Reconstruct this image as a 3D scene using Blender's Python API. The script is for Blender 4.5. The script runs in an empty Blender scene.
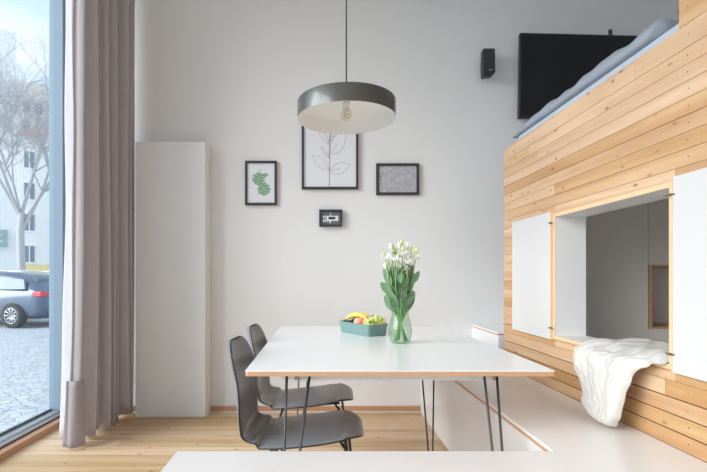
import bpy, bmesh, math, random
from mathutils import Vector, Matrix, noise
R = math.radians
random.seed(7)
scene = bpy.context.scene
COL = scene.collection
H = 1.11          # camera height

# ------------------------------------------------------------------ materials
def new_mat(name):
    m = bpy.data.materials.new(name); m.use_nodes = True
    nt = m.node_tree; nt.nodes.clear()
    out = nt.nodes.new('ShaderNodeOutputMaterial')
    b = nt.nodes.new('ShaderNodeBsdfPrincipled')
    nt.links.new(b.outputs[0], out.inputs[0])
    return m, nt, b, out

def nd(nt, kind, **kw):
    n = nt.nodes.new(kind)
    for k, v in kw.items():
        if k in n.inputs: n.inputs[k].default_value = v
        else: setattr(n, k, v)
    return n

def plain(name, col, rough=0.5, metal=0.0, var=0.03, scale=6.0, bump=0.0, bscale=60.0, spec=0.5, trans=0.0, **kw):
    """flat paint / fabric / metal with a faint procedural unevenness"""
    m, nt, b, out = new_mat(name)
    tc = nd(nt, 'ShaderNodeTexCoord')
    nz = nd(nt, 'ShaderNodeTexNoise', Scale=scale, Detail=4.0)
    nt.links.new(tc.outputs['Object'], nz.inputs['Vector'])
    mx = nd(nt, 'ShaderNodeMixRGB')
    mx.inputs[1].default_value = tuple(max(0, c*(1-var)) for c in col)+(1,)
    mx.inputs[2].default_value = tuple(min(1, c*(1+var)) for c in col)+(1,)
    nt.links.new(nz.outputs['Fac'], mx.inputs[0])
    nt.links.new(mx.outputs[0], b.inputs['Base Color'])
    b.inputs['Roughness'].default_value = rough
    b.inputs['Metallic'].default_value = metal
    b.inputs['Specular IOR Level'].default_value = spec
    if trans: b.inputs['Transmission Weight'].default_value = trans
    if bump:
        n2 = nd(nt, 'ShaderNodeTexNoise', Scale=bscale, Detail=3.0)
        nt.links.new(tc.outputs['Object'], n2.inputs['Vector'])
        bp = nd(nt, 'ShaderNodeBump', Strength=bump, Distance=0.01)
        nt.links.new(n2.outputs['Fac'], bp.inputs['Height'])
        nt.links.new(bp.outputs[0], b.inputs['Normal'])
    for k, v in kw.items():
        b.inputs[k].default_value = v
    return m

def board_wood(name, dark, light, knot, axis='Y', rough=0.5, board_var=0.35, gscale=1.0, knots=2.2):
    """timber boards; each board carries a random number in the 'board' attribute"""
    m, nt, b, out = new_mat(name)
    L = nt.links
    tc = nd(nt, 'ShaderNodeTexCoord')
    at = nd(nt, 'ShaderNodeAttribute', attribute_name='board')
    off = nd(nt, 'ShaderNodeVectorMath', operation='SCALE'); off.inputs['Scale'].default_value = 7.0
    cmb = nd(nt, 'ShaderNodeCombineXYZ')
    L.new(at.outputs['Fac'], cmb.inputs[0]); L.new(at.outputs['Fac'], cmb.inputs[1]); L.new(at.outputs['Fac'], cmb.inputs[2])
    L.new(cmb.outputs[0], off.inputs[0])
    add = nd(nt, 'ShaderNodeVectorMath', operation='ADD')
    L.new(tc.outputs['Object'], add.inputs[0]); L.new(off.outputs[0], add.inputs[1])
    mp = nd(nt, 'ShaderNodeMapping')
    s = (0.7, 14, 14) if axis == 'X' else (14, 0.7, 14)
    mp.inputs['Scale'].default_value = tuple(v*gscale for v in s)
    L.new(add.outputs[0], mp.inputs['Vector'])
    nz = nd(nt, 'ShaderNodeTexNoise', Scale=1.0, Detail=6.0, Roughness=0.55, Distortion=0.6)
    L.new(mp.outputs[0], nz.inputs['Vector'])
    fine = nd(nt, 'ShaderNodeTexNoise', Scale=7.0, Detail=4.0)
    L.new(mp.outputs[0], fine.inputs['Vector'])
    ramp = nd(nt, 'ShaderNodeValToRGB')
    ramp.color_ramp.elements[0].position = 0.32; ramp.color_ramp.elements[0].color = dark+(1,)
    ramp.color_ramp.elements[1].position = 0.66; ramp.color_ramp.elements[1].color = light+(1,)
    L.new(nz.outputs['Fac'], ramp.inputs[0])
    # board to board difference
    hsv = nd(nt, 'ShaderNodeHueSaturation')
    mr = nd(nt, 'ShaderNodeMapRange'); mr.inputs['To Min'].default_value = 1-board_var*0.5; mr.inputs['To Max'].default_value = 1+board_var*0.35
    L.new(at.outputs['Fac'], mr.inputs['Value'])
    L.new(mr.outputs[0], hsv.inputs['Value'])
    mr2 = nd(nt, 'ShaderNodeMapRange'); mr2.inputs['To Min'].default_value = 1.18; mr2.inputs['To Max'].default_value = 0.9
    L.new(at.outputs['Fac'], mr2.inputs['Value']); L.new(mr2.outputs[0], hsv.inputs['Saturation'])
    L.new(ramp.outputs[0], hsv.inputs['Color'])
    m2 = nd(nt, 'ShaderNodeMixRGB', blend_type='MULTIPLY'); m2.inputs[0].default_value = 0.22
    L.new(hsv.outputs[0], m2.inputs[1]); L.new(fine.outputs['Fac'], m2.inputs[2])
    # knots
    mk = nd(nt, 'ShaderNodeMapping')
    mk.inputs['Scale'].default_value = (1.0, 2.2, 2.2) if axis == 'X' else (2.2, 1.0, 2.2)
    L.new(add.outputs[0], mk.inputs['Vector'])
    vo = nd(nt, 'ShaderNodeTexVoronoi', Scale=knots*1.6, Randomness=1.0)
    L.new(mk.outputs[0], vo.inputs['Vector'])
    kr = nd(nt, 'ShaderNodeValToRGB')
    kr.color_ramp.elements[0].position = 0.07; kr.color_ramp.elements[0].color = (1, 1, 1, 1)
    kr.color_ramp.elements[1].position = 0.15; kr.color_ramp.elements[1].color = (0, 0, 0, 1)
    L.new(vo.outputs['Distance'], kr.inputs[0])
    m3 = nd(nt, 'ShaderNodeMixRGB'); m3.inputs[2].default_value = knot+(1,)
    kf = nd(nt, 'ShaderNodeMath', operation='MULTIPLY'); kf.inputs[1].default_value = 0.85
    L.new(kr.outputs[0], kf.inputs[0]); L.new(kf.outputs[0], m3.inputs[0])
    L.new(m2.outputs[0], m3.inputs[1])
    L.new(m3.outputs[0], b.inputs['Base Color'])
    b.inputs['Roughness'].default_value = rough
    bp = nd(nt, 'ShaderNodeBump', Strength=0.08, Distance=0.004)
    L.new(nz.outputs['Fac'], bp.inputs['Height']); L.new(bp.outputs[0], b.inputs['Normal'])
    return m

M = {}
M['wall'] = plain('wall_paint', (0.80, 0.80, 0.80), 0.85, var=0.012, scale=1.2, bump=0.04, bscale=40)
M['ceiling'] = plain('ceiling_paint', (0.86, 0.86, 0.85), 0.9, var=0.01)
M['floor'] = board_wood('floor_boards', (0.66, 0.43, 0.24), (0.85, 0.65, 0.43), (0.22, 0.11, 0.05), 'X', 0.42, 0.28, 1.0, 4.8)
M['clad'] = board_wood('pine_boards', (0.58, 0.34, 0.18), (0.76, 0.52, 0.31), (0.27, 0.11, 0.05), 'Y', 0.5, 0.26, 1.0, 5.2)
M['pine'] = plain('pine_edge', (0.80, 0.55, 0.33), 0.5, var=0.08, scale=9)
M['gap'] = plain('board_backing', (0.13, 0.07, 0.045), 0.9)
M['ply'] = plain('plywood_edge', (0.56, 0.33, 0.19), 0.55, var=0.12, scale=30)
M['skirt'] = plain('skirting_wood', (0.52, 0.29, 0.17), 0.45, var=0.12, scale=8)
M['lam'] = plain('white_laminate', (0.85, 0.865, 0.875), 0.22, var=0.01, scale=3)
M['seat_lam'] = plain('white_bench_laminate', (0.82, 0.80, 0.79), 0.26, var=0.02, scale=3)
M['white'] = plain('white_paint', (0.80, 0.805, 0.805), 0.25, var=0.012, scale=3)
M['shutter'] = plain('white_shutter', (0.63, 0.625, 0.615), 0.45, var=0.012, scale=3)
M['liner'] = plain('white_liner', (0.80, 0.79, 0.77), 0.5, var=0.01)
M['greige'] = plain('greige_panel', (0.74, 0.69, 0.64), 0.55, var=0.02)
M['black'] = plain('black_metal', (0.03, 0.031, 0.033), 0.45, var=0.1)
M['rod'] = plain('dark_steel', (0.06, 0.065, 0.07), 0.42, 0.3, var=0.1)
M['shell'] = None
M['frameblk'] = plain('black_wood_frame', (0.035, 0.035, 0.038), 0.5, var=0.1)
M['paper'] = plain('paper', (0.80, 0.81, 0.86), 0.25, var=0.01)
M['pencil'] = plain('pencil_line', (0.34, 0.33, 0.33), 0.7)
M['leafgreen'] = plain('printed_green', (0.13, 0.30, 0.17), 0.6, var=0.35, scale=70)
M['palegreen'] = plain('printed_pale_green', (0.36, 0.55, 0.40), 0.6, var=0.3, scale=60)
M['screen'] = plain('screen', (0.012, 0.012, 0.014), 0.28, var=0.05)
M['blueframe'] = plain('window_frame_paint', (0.24, 0.33, 0.41), 0.5, var=0.03)
M['alu'] = plain('aluminium_track', (0.55, 0.58, 0.60), 0.35, 0.7, var=0.05)
M['rubber'] = plain('rubber_seal', (0.035, 0.04, 0.045), 0.6)
M['teal'] = plain('teal_tin', (0.16, 0.275, 0.265), 0.4, var=0.06, scale=12)
M['duvet'] = plain('grey_blue_cotton', (0.33, 0.37, 0.43), 0.9, var=0.06, bump=0.3, bscale=18)
M['sheet'] = plain('pale_blue_sheet', (0.48, 0.55, 0.64), 0.9, var=0.04, bump=0.2, bscale=18)
M['pillow'] = plain('dark_pillow_cotton', (0.06, 0.065, 0.08), 0.9, var=0.1)
M['steelnail'] = plain('nail_head', (0.20, 0.16, 0.13), 0.5, 0.5)
M['brass'] = plain('dark_bronze', (0.22, 0.15, 0.10), 0.45, 0.6)
M['reflex_white'] = plain('pale_reflex', (0.78, 0.78, 0.77), 0.5)  # pale tone standing in for the light reflex below the skirting

def shell_mat():
    m, nt, b, out = new_mat('grey_stained_shell'); L = nt.links
    tc = nd(nt, 'ShaderNodeTexCoord'); mp = nd(nt, 'ShaderNodeMapping'); mp.inputs['Scale'].default_value = (4, 60, 4)
    L.new(tc.outputs['Object'], mp.inputs[0])
    nz = nd(nt, 'ShaderNodeTexNoise', Scale=1.5, Detail=5.0)
    L.new(mp.outputs[0], nz.inputs['Vector'])
    mx = nd(nt, 'ShaderNodeMixRGB'); mx.inputs[1].default_value = (0.165, 0.178, 0.195, 1); mx.inputs[2].default_value = (0.26, 0.28, 0.305, 1)
    L.new(nz.outputs['Fac'], mx.inputs[0]); L.new(mx.outputs[0], b.inputs['Base Color'])
    b.inputs['Roughness'].default_value = 0.28
    return m
M['shell'] = shell_mat()
M['shell_edge'] = plain('shell_edge', (0.035, 0.033, 0.032), 0.5, var=0.2, scale=40)

def glass_pane_mat():
    m, nt, b, out = new_mat('clear_pane'); L = nt.links
    nt.nodes.remove(b)
    tr = nd(nt, 'ShaderNodeBsdfTransparent'); tr.inputs[0].default_value = (0.97, 0.985, 0.99, 1)
    gl = nd(nt, 'ShaderNodeBsdfGlossy', Roughness=0.02)
    fr = nd(nt, 'ShaderNodeLayerWeight', Blend=0.5)
    pw = nd(nt, 'ShaderNodeMath', operation='POWER'); pw.inputs[1].default_value = 4.0
    sc = nd(nt, 'ShaderNodeMath', operation='MULTIPLY_ADD'); sc.inputs[1].default_value = 0.5; sc.inputs[2].default_value = 0.03
    L.new(fr.outputs['Facing'], pw.inputs[0]); L.new(pw.outputs[0], sc.inputs[0])
    mx = nd(nt, 'ShaderNodeMixShader')
    L.new(sc.outputs[0], mx.inputs[0]); L.new(tr.outputs[0], mx.inputs[1]); L.new(gl.outputs[0], mx.inputs[2])
    L.new(mx.outputs[0], out.inputs[0])
    return m
M['pane'] = glass_pane_mat()

def vase_mat(name='vase_glass', tint=(0.76, 0.88, 0.78)):
    m, nt, b, out = new_mat(name); L = nt.links
    nt.nodes.remove(b)
    tr = nd(nt, 'ShaderNodeBsdfTransparent'); tr.inputs[0].default_value = tint+(1,)
    gl = nd(nt, 'ShaderNodeBsdfGlossy', Roughness=0.05)
    fr = nd(nt, 'ShaderNodeLayerWeight', Blend=0.5)
    pw = nd(nt, 'ShaderNodeMath', operation='POWER'); pw.inputs[1].default_value = 3.0
    sc = nd(nt, 'ShaderNodeMath', operation='MULTIPLY_ADD'); sc.inputs[1].default_value = 0.5; sc.inputs[2].default_value = 0.05
    L.new(fr.outputs['Facing'], pw.inputs[0]); L.new(pw.outputs[0], sc.inputs[0])
    mx = nd(nt, 'ShaderNodeMixShader')
    L.new(sc.outputs[0], mx.inputs[0]); L.new(tr.outputs[0], mx.inputs[1]); L.new(gl.outputs[0], mx.inputs[2])
    L.new(mx.outputs[0], out.inputs[0])
    return m
M['vase'] = vase_mat()
M['bulb'] = vase_mat('bulb_glass', (0.96, 0.90, 0.84))

def curtain_mat(name, col, tcol, tfac):
    m, nt, b, out = new_mat(name); L = nt.links
    tc = nd(nt, 'ShaderNodeTexCoord')
    mp = nd(nt, 'ShaderNodeMapping'); mp.inputs['Scale'].default_value = (90, 90, 6)
    L.new(tc.outputs['Object'], mp.inputs[0])
    nz = nd(nt, 'ShaderNodeTexNoise', Scale=1.0, Detail=3.0)
    L.new(mp.outputs[0], nz.inputs['Vector'])
    mx = nd(nt, 'ShaderNodeMixRGB'); mx.inputs[1].default_value = tuple(c*0.88 for c in col)+(1,); mx.inputs[2].default_value = tuple(min(1, c*1.1) for c in col)+(1,)
    L.new(nz.outputs['Fac'], mx.inputs[0]); L.new(mx.outputs[0], b.inputs['Base Color'])
    b.inputs['Roughness'].default_value = 0.95; b.inputs['Specular IOR Level'].default_value = 0.1
    bp = nd(nt, 'ShaderNodeBump', Strength=0.15, Distance=0.004)
    L.new(nz.outputs['Fac'], bp.inputs['Height']); L.new(bp.outputs[0], b.inputs['Normal'])
    tl = nd(nt, 'ShaderNodeBsdfTranslucent'); tl.inputs[0].default_value = tcol+(1,)
    ms = nd(nt, 'ShaderNodeMixShader'); ms.inputs[0].default_value = tfac
    L.new(b.outputs[0], ms.inputs[1]); L.new(tl.outputs[0], ms.inputs[2]); L.new(ms.outputs[0], out.inputs[0])
    return m
M['curtain'] = curtain_mat('linen', (0.66, 0.63, 0.645), (0.84, 0.79, 0.80), 0.30)
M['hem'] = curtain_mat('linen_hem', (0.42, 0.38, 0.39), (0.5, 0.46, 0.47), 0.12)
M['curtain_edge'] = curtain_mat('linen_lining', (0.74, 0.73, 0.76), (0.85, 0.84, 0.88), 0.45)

def cobble_mat():
    m, nt, b, out = new_mat('cobblestones'); L = nt.links
    tc = nd(nt, 'ShaderNodeTexCoord')
    vo = nd(nt, 'ShaderNodeTexVoronoi', Scale=11.0, feature='DISTANCE_TO_EDGE')
    L.new(tc.outputs['Object'], vo.inputs['Vector'])
    v2 = nd(nt, 'ShaderNodeTexVoronoi', Scale=11.0); L.new(tc.outputs['Object'], v2.inputs['Vector'])
    rp = nd(nt, 'ShaderNodeValToRGB')
    rp.color_ramp.elements[0].position = 0.02; rp.color_ramp.elements[0].color = (0.36, 0.40, 0.43, 1)
    rp.color_ramp.elements[1].position = 0.12; rp.color_ramp.elements[1].color = (0.56, 0.60, 0.62, 1)
    L.new(vo.outputs['Distance'], rp.inputs[0])
    mx = nd(nt, 'ShaderNodeMixRGB', blend_type='MULTIPLY'); mx.inputs[0].default_value = 0.25
    L.new(rp.outputs[0], mx.inputs[1]); v2b = nd(nt, 'ShaderNodeRGBToBW'); L.new(v2.outputs['Color'], v2b.inputs[0]); L.new(v2b.outputs[0], mx.inputs[2])
    L.new(mx.outputs[0], b.inputs['Base Color']); b.inputs['Roughness'].default_value = 0.6
    bp = nd(nt, 'ShaderNodeBump', Strength=0.8, Distance=0.03)
    L.new(rp.outputs[0], bp.inputs['Height']); L.new(bp.outputs[0], b.inputs['Normal'])
    return m
M['cobble'] = cobble_mat()

def knit_mat():
    m, nt, b, out = new_mat('cream_knit'); L = nt.links
    uv = nd(nt, 'ShaderNodeUVMap', uv_map='UVMap')
    mp = nd(nt, 'ShaderNodeMapping'); mp.inputs['Scale'].default_value = (1, 1, 1)
    L.new(uv.outputs[0], mp.inputs[0])
    wv = nd(nt, 'ShaderNodeTexWave', Scale=2.6, Distortion=3.5, Detail=2.0); wv.inputs['Detail Scale'].default_value = 2.5
    L.new(mp.outputs[0], wv.inputs['Vector'])
    vo = nd(nt, 'ShaderNodeTexVoronoi', Scale=26.0)
    L.new(mp.outputs[0], vo.inputs['Vector'])
    ad = nd(nt, 'ShaderNodeMath', operation='MULTIPLY_ADD'); ad.inputs[1].default_value = -0.5
    L.new(vo.outputs['Distance'], ad.inputs[0]); L.new(wv.outputs['Fac'], ad.inputs[2])
    bp = nd(nt, 'ShaderNodeBump', Strength=0.55, Distance=0.012)
    L.new(ad.outputs[0], bp.inputs['Height']); L.new(bp.outputs[0], b.inputs['Normal'])
    b.inputs['Base Color'].default_value = (0.63, 0.61, 0.575, 1)
    b.inputs['Roughness'].default_value = 0.95; b.inputs['Specular IOR Level'].default_value = 0.1
    return m
M['knit'] = knit_mat()

def map_print_mat():
    m, nt, b, out = new_mat('grey_line_print'); L = nt.links
    tc = nd(nt, 'ShaderNodeTexCoord')
    vo = nd(nt, 'ShaderNodeTexVoronoi', Scale=55.0, feature='DISTANCE_TO_EDGE')
    n = nd(nt, 'ShaderNodeTexNoise', Scale=30.0, Detail=5.0)
    L.new(tc.outputs['Object'], vo.inputs['Vector']); L.new(tc.outputs['Object'], n.inputs['Vector'])
    rp = nd(nt, 'ShaderNodeValToRGB')
    rp.color_ramp.elements[0].position = 0.0; rp.color_ramp.elements[0].color = (0.36, 0.36, 0.40, 1)
    rp.color_ramp.elements[1].position = 0.10; rp.color_ramp.elements[1].color = (0.68, 0.68, 0.75, 1)
    L.new(vo.outputs['Distance'], rp.inputs[0])
    mx = nd(nt, 'ShaderNodeMixRGB', blend_type='MULTIPLY'); mx.inputs[0].default_value = 0.5
    L.new(rp.outputs[0], mx.inputs[1]); L.new(n.outputs['Fac'], mx.inputs[2])
    L.new(mx.outputs[0], b.inputs['Base Color']); b.inputs['Roughness'].default_value = 0.3
    return m
M['mapprint'] = map_print_mat()

# fruit and flowers
M['banana'] = plain('banana_skin', (0.85, 0.62, 0.13), 0.5, var=0.12, scale=25)
M['banana_tip'] = plain('banana_tip', (0.22, 0.13, 0.06), 0.7)
M['apple'] = plain('apple_skin', (0.68, 0.11, 0.09), 0.3, var=0.35, scale=16)
M['peach'] = plain('peach_skin', (0.88, 0.42, 0.24), 0.55, var=0.25, scale=14)
M['plum'] = plain('plum_skin', (0.42, 0.25, 0.24), 0.45, var=0.2, scale=14)
M['grape'] = plain('grape_skin', (0.68, 0.76, 0.22), 0.3, var=0.12, scale=30)
M['stem'] = plain('green_stem', (0.22, 0.40, 0.14), 0.55, var=0.1)
M['leaf'] = plain('leaf', (0.16, 0.29, 0.15), 0.5, var=0.3, scale=22)
M['petal'] = plain('white_petal', (0.92, 0.92, 0.88), 0.6, var=0.02, scale=20)
M['bud'] = plain('pale_green_bud', (0.62, 0.70, 0.34), 0.55, var=0.12, scale=30)
# outdoors
M['plaster'] = plain('white_plaster', (0.88, 0.88, 0.86), 0.9, var=0.02, scale=0.4)
M['plaster2'] = plain('cream_plaster', (0.78, 0.74, 0.68), 0.9, var=0.03, scale=0.4)
M['plaster3'] = plain('pale_plaster', (0.84, 0.84, 0.82), 0.9, var=0.02, scale=0.4)
M['yellow'] = plain('yellow_plaster', (0.85, 0.70, 0.36), 0.9, var=0.03, scale=0.4)
M['tiles'] = plain('red_roof_tiles', (0.55, 0.25, 0.19), 0.8, var=0.15, scale=3)
M['farglass'] = plain('far_window_glass', (0.20, 0.25, 0.30), 0.2)
M['sign'] = plain('green_grey_sign', (0.30, 0.45, 0.44), 0.5)
M['signtext'] = plain('pale_sign_marks', (0.75, 0.82, 0.82), 0.5)
M['bark'] = plain('hazed_grey_bark', (0.46, 0.46, 0.47), 0.9, var=0.1, scale=6)  # bark colour lightened to stand in for haze
M['carpaint'] = plain('dark_blue_car_paint', (0.08, 0.12, 0.18), 0.25, 0.3, var=0.03, **{'Coat Weight': 0.6})
M['carglass'] = plain('car_glass', (0.10, 0.16, 0.20), 0.08)
M['tyre'] = plain('tyre_rubber', (0.03, 0.03, 0.03), 0.8)
M['alloy'] = plain('alloy_wheel', (0.60, 0.62, 0.64), 0.35, 0.7)
M['tail'] = plain('tail_lamp', (0.60, 0.05, 0.06), 0.3)
M['plate'] = plain('number_plate', (0.75, 0.75, 0.72), 0.5)

# ------------------------------------------------------------------ mesh helpers
def finish(name, bm, mat, parent=None, smooth=False, bevel=0.0, seg=2, loc=None, rot=None):
    me = bpy.data.meshes.new(name)
    bmesh.ops.recalc_face_normals(bm, faces=bm.faces)
    bm.to_mesh(me); bm.free()
    mats = mat if isinstance(mat, (list, tuple)) else [mat]
    for mm in mats: me.materials.append(mm)
    if smooth:
        for p in me.polygons: p.use_smooth = True
    o = bpy.data.objects.new(name, me); COL.objects.link(o)
    if parent is not None: o.parent = parent
    if loc: o.location = loc
    if rot: o.rotation_euler = rot
    if bevel:
        md = o.modifiers.new('Bevel', 'BEVEL'); md.width = bevel; md.segments = seg; md.limit_method = 'ANGLE'; md.angle_limit = R(40)
    return o

def box(bm, x0, x1, y0, y1, z0, z1, mi=0):
    vs = [bm.verts.new((x, y, z)) for x in (x0, x1) for y in (y0, y1) for z in (z0, z1)]
    fs = []
    for idx in ((0, 1, 3, 2), (4, 6, 7, 5), (0, 4, 5, 1), (2, 3, 7, 6), (0, 2, 6, 4), (1, 5, 7, 3)):
        f = bm.faces.new([vs[i] for i in idx]); f.material_index = mi; fs.append(f)
    return fs

def bx(name, x0, x1, y0, y1, z0, z1, mat, parent=None, bevel=0.0, **kw):
    bm = bmesh.new(); box(bm, x0, x1, y0, y1, z0, z1)
    return finish(name, bm, mat, parent, bevel=bevel, **kw)

def tube(bm, pts, rad, n=8, mi=0, cap=True):
    pts = [Vector(p) for p in pts]
    rads = rad if isinstance(rad, (list, tuple)) else [rad]*len(pts)
    rings = []; up = None
    for i, p in enumerate(pts):
        d = (pts[min(i+1, len(pts)-1)] - pts[max(i-1, 0)])
        if d.length < 1e-9: d = Vector((0, 0, 1))
        d.normalize()
        if up is None:
            up = d.orthogonal().normalized()
        else:
            up = (up - d*up.dot(d))
            up = up.normalized() if up.length > 1e-6 else d.orthogonal().normalized()
        s = d.cross(up)
        rings.append([bm.verts.new(p + (up*math.cos(2*math.pi*k/n) + s*math.sin(2*math.pi*k/n))*rads[i]) for k in range(n)])
    for a, b in zip(rings, rings[1:]):
        for k in range(n):
            f = bm.faces.new((a[k], a[(k+1) % n], b[(k+1) % n], b[k])); f.material_index = mi; f.smooth = True
    if cap:
        for r_ in (rings[0][::-1], rings[-1]):
            f = bm.faces.new(r_); f.material_index = mi

def lathe(bm, prof, n=32, c=(0, 0, 0), mi=0, cap_first=False, cap_last=False):
    rings = []
    for r_, z in prof:
        rings.append([bm.verts.new((c[0]+r_*math.cos(2*math.pi*k/n), c[1]+r_*math.sin(2*math.pi*k/n), c[2]+z)) for k in range(n)])
    for a, b in zip(rings, rings[1:]):
        for k in range(n):
            f = bm.faces.new((a[k], a[(k+1) % n], b[(k+1) % n], b[k])); f.material_index = mi; f.smooth = True
    if cap_first: bm.faces.new(rings[0][::-1]).material_index = mi
    if cap_last: bm.faces.new(rings[-1]).material_index = mi

def grid(bm, rows, mi=0, smooth=True, uv=None):
    vr = [[bm.verts.new(p) for p in r_] for r_ in rows]
    lay = bm.loops.layers.uv.verify() if uv else None
    for i in range(len(vr)-1):
        for j in range(len(vr[i])-1):
            f = bm.faces.new((vr[i][j], vr[i][j+1], vr[i+1][j+1], vr[i+1][j])); f.material_index = mi; f.smooth = smooth
            if uv:
                for lp, (a, b) in zip(f.loops, ((i, j), (i, j+1), (i+1, j+1), (i+1, j))):
                    lp[lay].uv = uv(a, b)
    return vr

def ball(bm, c, r_, sub=2, scale=(1, 1, 1), mi=0, rot=None):
    g = bmesh.ops.create_icosphere(bm, subdivisions=sub, radius=r_)
    mt = Matrix.Diagonal((*scale, 1))
    if rot is not None: mt = rot.to_4x4() @ mt
    mt = Matrix.Translation(c) @ mt
    bmesh.ops.transform(bm, matrix=mt, verts=g['verts'])
    for v in g['verts']:
        for f in v.link_faces: f.material_index = mi; f.smooth = True

def prism(bm, outline, axis, a, b, mi=0):
    """outline 2-D extruded along axis ('X','Y','Z') from a to b"""
    def P(u, v, t):
        return {'X': (t, u, v), 'Y': (u, t, v), 'Z': (u, v, t)}[axis]
    A = [bm.verts.new(P(u, v, a)) for u, v in outline]; B = [bm.verts.new(P(u, v, b)) for u, v in outline]
    n = len(outline)
    for i in range(n):
        f = bm.faces.new((A[i], A[(i+1) % n], B[(i+1) % n], B[i])); f.material_index = mi
    bm.faces.new(A[::-1]).material_index = mi; bm.faces.new(B).material_index = mi

def struct(o): o['kind'] = 'structure'; return o
def tag(o, label, cat, group=None):
    o['label'] = label; o['category'] = cat
    if group: o['group'] = group
    return o
def empty(name, loc=(0, 0, 0), rz=0.0):
    o = bpy.data.objects.new(name, None); COL.objects.link(o)
    o.location = loc; o.rotation_euler = (0, 0, rz); o.empty_display_size = 0.1
    return o
def copy_tree(o, parent=None):
    kids = [c for c in bpy.data.objects if c.parent == o]
    c = o.copy(); COL.objects.link(c)
    if parent is not None: c.parent = parent
    for k in kids: copy_tree(k, c)
    return c

def boards(bm, spans, fixed, rnd):
    """spans: list of boxes; each gets its own random 'board' value"""
    lay = bm.loops.layers.float_color.get('board') or bm.loops.layers.float_color.new('board')
    for s in spans:
        v = rnd.random()
        for f in box(bm, *s):
            for lp in f.loops: lp[lay] = (v, v, v, 1)

# ------------------------------------------------------------------ room
XL, XR, YB, YN, ZC = -2.02, 3.45, 3.78, -3.2, 4.0
# floor of separate boards running along X
bm = bmesh.new(); rnd = random.Random(3)
y = YN; sp = []
while y < YB-0.001:
    y2 = min(y+0.135, YB)
    x = XL+0.03-rnd.uniform(0, 2.2)
    while x < XR:
        x2 = x+rnd.uniform(2.2, 3.8)
        sp.append((max(x, XL+0.03), min(x2, XR)-0.0012, y, y2-0.0015, -0.03, 0.0)) if x2 > XL+0.04 else None
        x = x2
    y = y2
boards(bm, sp, None, rnd)
struct(finish('floor', bm, M['floor']))
struct(bx('floor.001', XL-0.15, XR+0.1, YN, YB+0.1, -0.14, -0.031, M['gap']))
struct(bx('wall_back', XL-0.085, XR+0.1, YB, YB+0.2, -0.14, ZC, M['wall']))
struct(bx('wall_right', XR, XR+0.2, YN, YB, -0.14, ZC, M['wall']))
# rear wall with two tall openings, added to let in fill daylight
bm = bmesh.new()
box(bm, XL-0.25, -1.6, YN-0.2, YN, -0.14, ZC)
box(bm, XR-0.8, XR+0.1, YN-0.2, YN, -0.14, ZC)
box(bm, -1.6, XR-0.8, YN-0.2, YN, -0.14, 0.5); box(bm, -1.6, XR-0.8, YN-0.2, YN, 3.7, ZC)
box(bm, 0.4, 0.6, YN-0.2, YN, 0.5, 3.7)
struct(finish('wall_near', bm, M['wall']))
struct(bx('ceiling', XL-0.25, XR+0.2, YN-0.2, YB+0.2, ZC, ZC+0.15, M['ceiling']))
# left wall: lintel and the end pier near the camera
bm = bmesh.new()
box(bm, XL-0.23, XL+0.02, YN, YB, 3.82, ZC)
box(bm, XL-0.23, XL+0.02, YN-0.0, YN+0.35, -0.14, 3.82)
struct(finish('wall_left', bm, M['wall']))

# shop-front window: frame posts, aluminium track, panes
w = empty('window_1'); struct(w)
bm = bmesh.new()
box(bm, XL-0.09, XL+0.02, 3.58, YB, 0.0, 3.82)
box(bm, XL-0.10, XL+0.035, 3.69, YB, 0.0, 3.82)
fr = finish('window_frame', bm, M['blueframe'], w, bevel=0.004)
bx('window_frame', XL-0.09, XL+0.02, 1.25, 1.40, 0.075, 3.82, M['blueframe'], w, bevel=0.004)
bx('window_frame', XL-0.09, XL+0.02, -1.05, -0.90, 0.075, 3.82, M['blueframe'], w, bevel=0.004)
bx('window_frame', XL-0.09, XL+0.02, YN+0.35, YB, 3.70, 3.82, M['blueframe'], w, bevel=0.004)
bm = bmesh.new()
box(bm, XL-0.10, XL+0.03, YN+0.35, YB, -0.10, 0.048)
finish('window_track', bm, M['rubber'], w)
bm = bmesh.new()
box(bm, XL-0.02, XL+0.034, YN+0.35, 3.57, 0.05, 0.060)
box(bm, XL-0.055, XL-0.0, YN+0.35, 3.57, 0.060, 0.074)
finish('window_rail', bm, M['alu'], w)
bx('seal', XL-0.075, XL-0.06, YN+0.35, YB-0.21, 0.05, 0.088, M['rubber'], w)
for a, b in ((1.40, 3.58), (-0.90, 1.25), (YN+0.35, -1.05)):
    bx('glass', XL-0.05, XL-0.044, a, b, 0.075, 3.70, M['pane'], w)
# wooden threshold board inside the glass
struct(bx('trim_1', XL+0.036, XL+0.095, YN+0.35, YB-0.001, 0.001, 0.043, M['skirt'], bevel=0.003))
# unseen windows behind the camera, added to brighten the room with sky light
for k, (a, b) in enumerate(((-1.6, 0.4), (0.6, XR-0.8))):
    fill_win = empty('window_%d' % (k+2)); struct(fill_win)
    bm = bmesh.new()
    box(bm, a, a+0.06, YN-0.12, YN-0.05, 0.5, 3.7); box(bm, b-0.06, b, YN-0.12, YN-0.05, 0.5, 3.7)
    box(bm, a+0.06, b-0.06, YN-0.12, YN-0.05, 0.5, 0.56); box(bm, a+0.06, b-0.06, YN-0.12, YN-0.05, 3.64, 3.7)
    finish('window_frame', bm, M['white'], fill_win)
    bx('glass', a+0.06, b-0.06, YN-0.09, YN-0.084, 0.56, 3.64, M['pane'], fill_win)
# skirting
bm = bmesh.new(); box(bm, XL+0.1, 0.82, YB-0.016, YB-0.001, 0.012, 0.052)
struct(finish('baseboard_back', bm, M['skirt'], bevel=0.002))
bm = bmesh.new(); box(bm, XL+0.1, 0.82, YB-0.012, YB-0.001, 0.0005, 0.0115)  # thin strip under the skirting, a light reflex put in as pale colour
struct(finish('trim_reflex', bm, M['reflex_white']))

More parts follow.
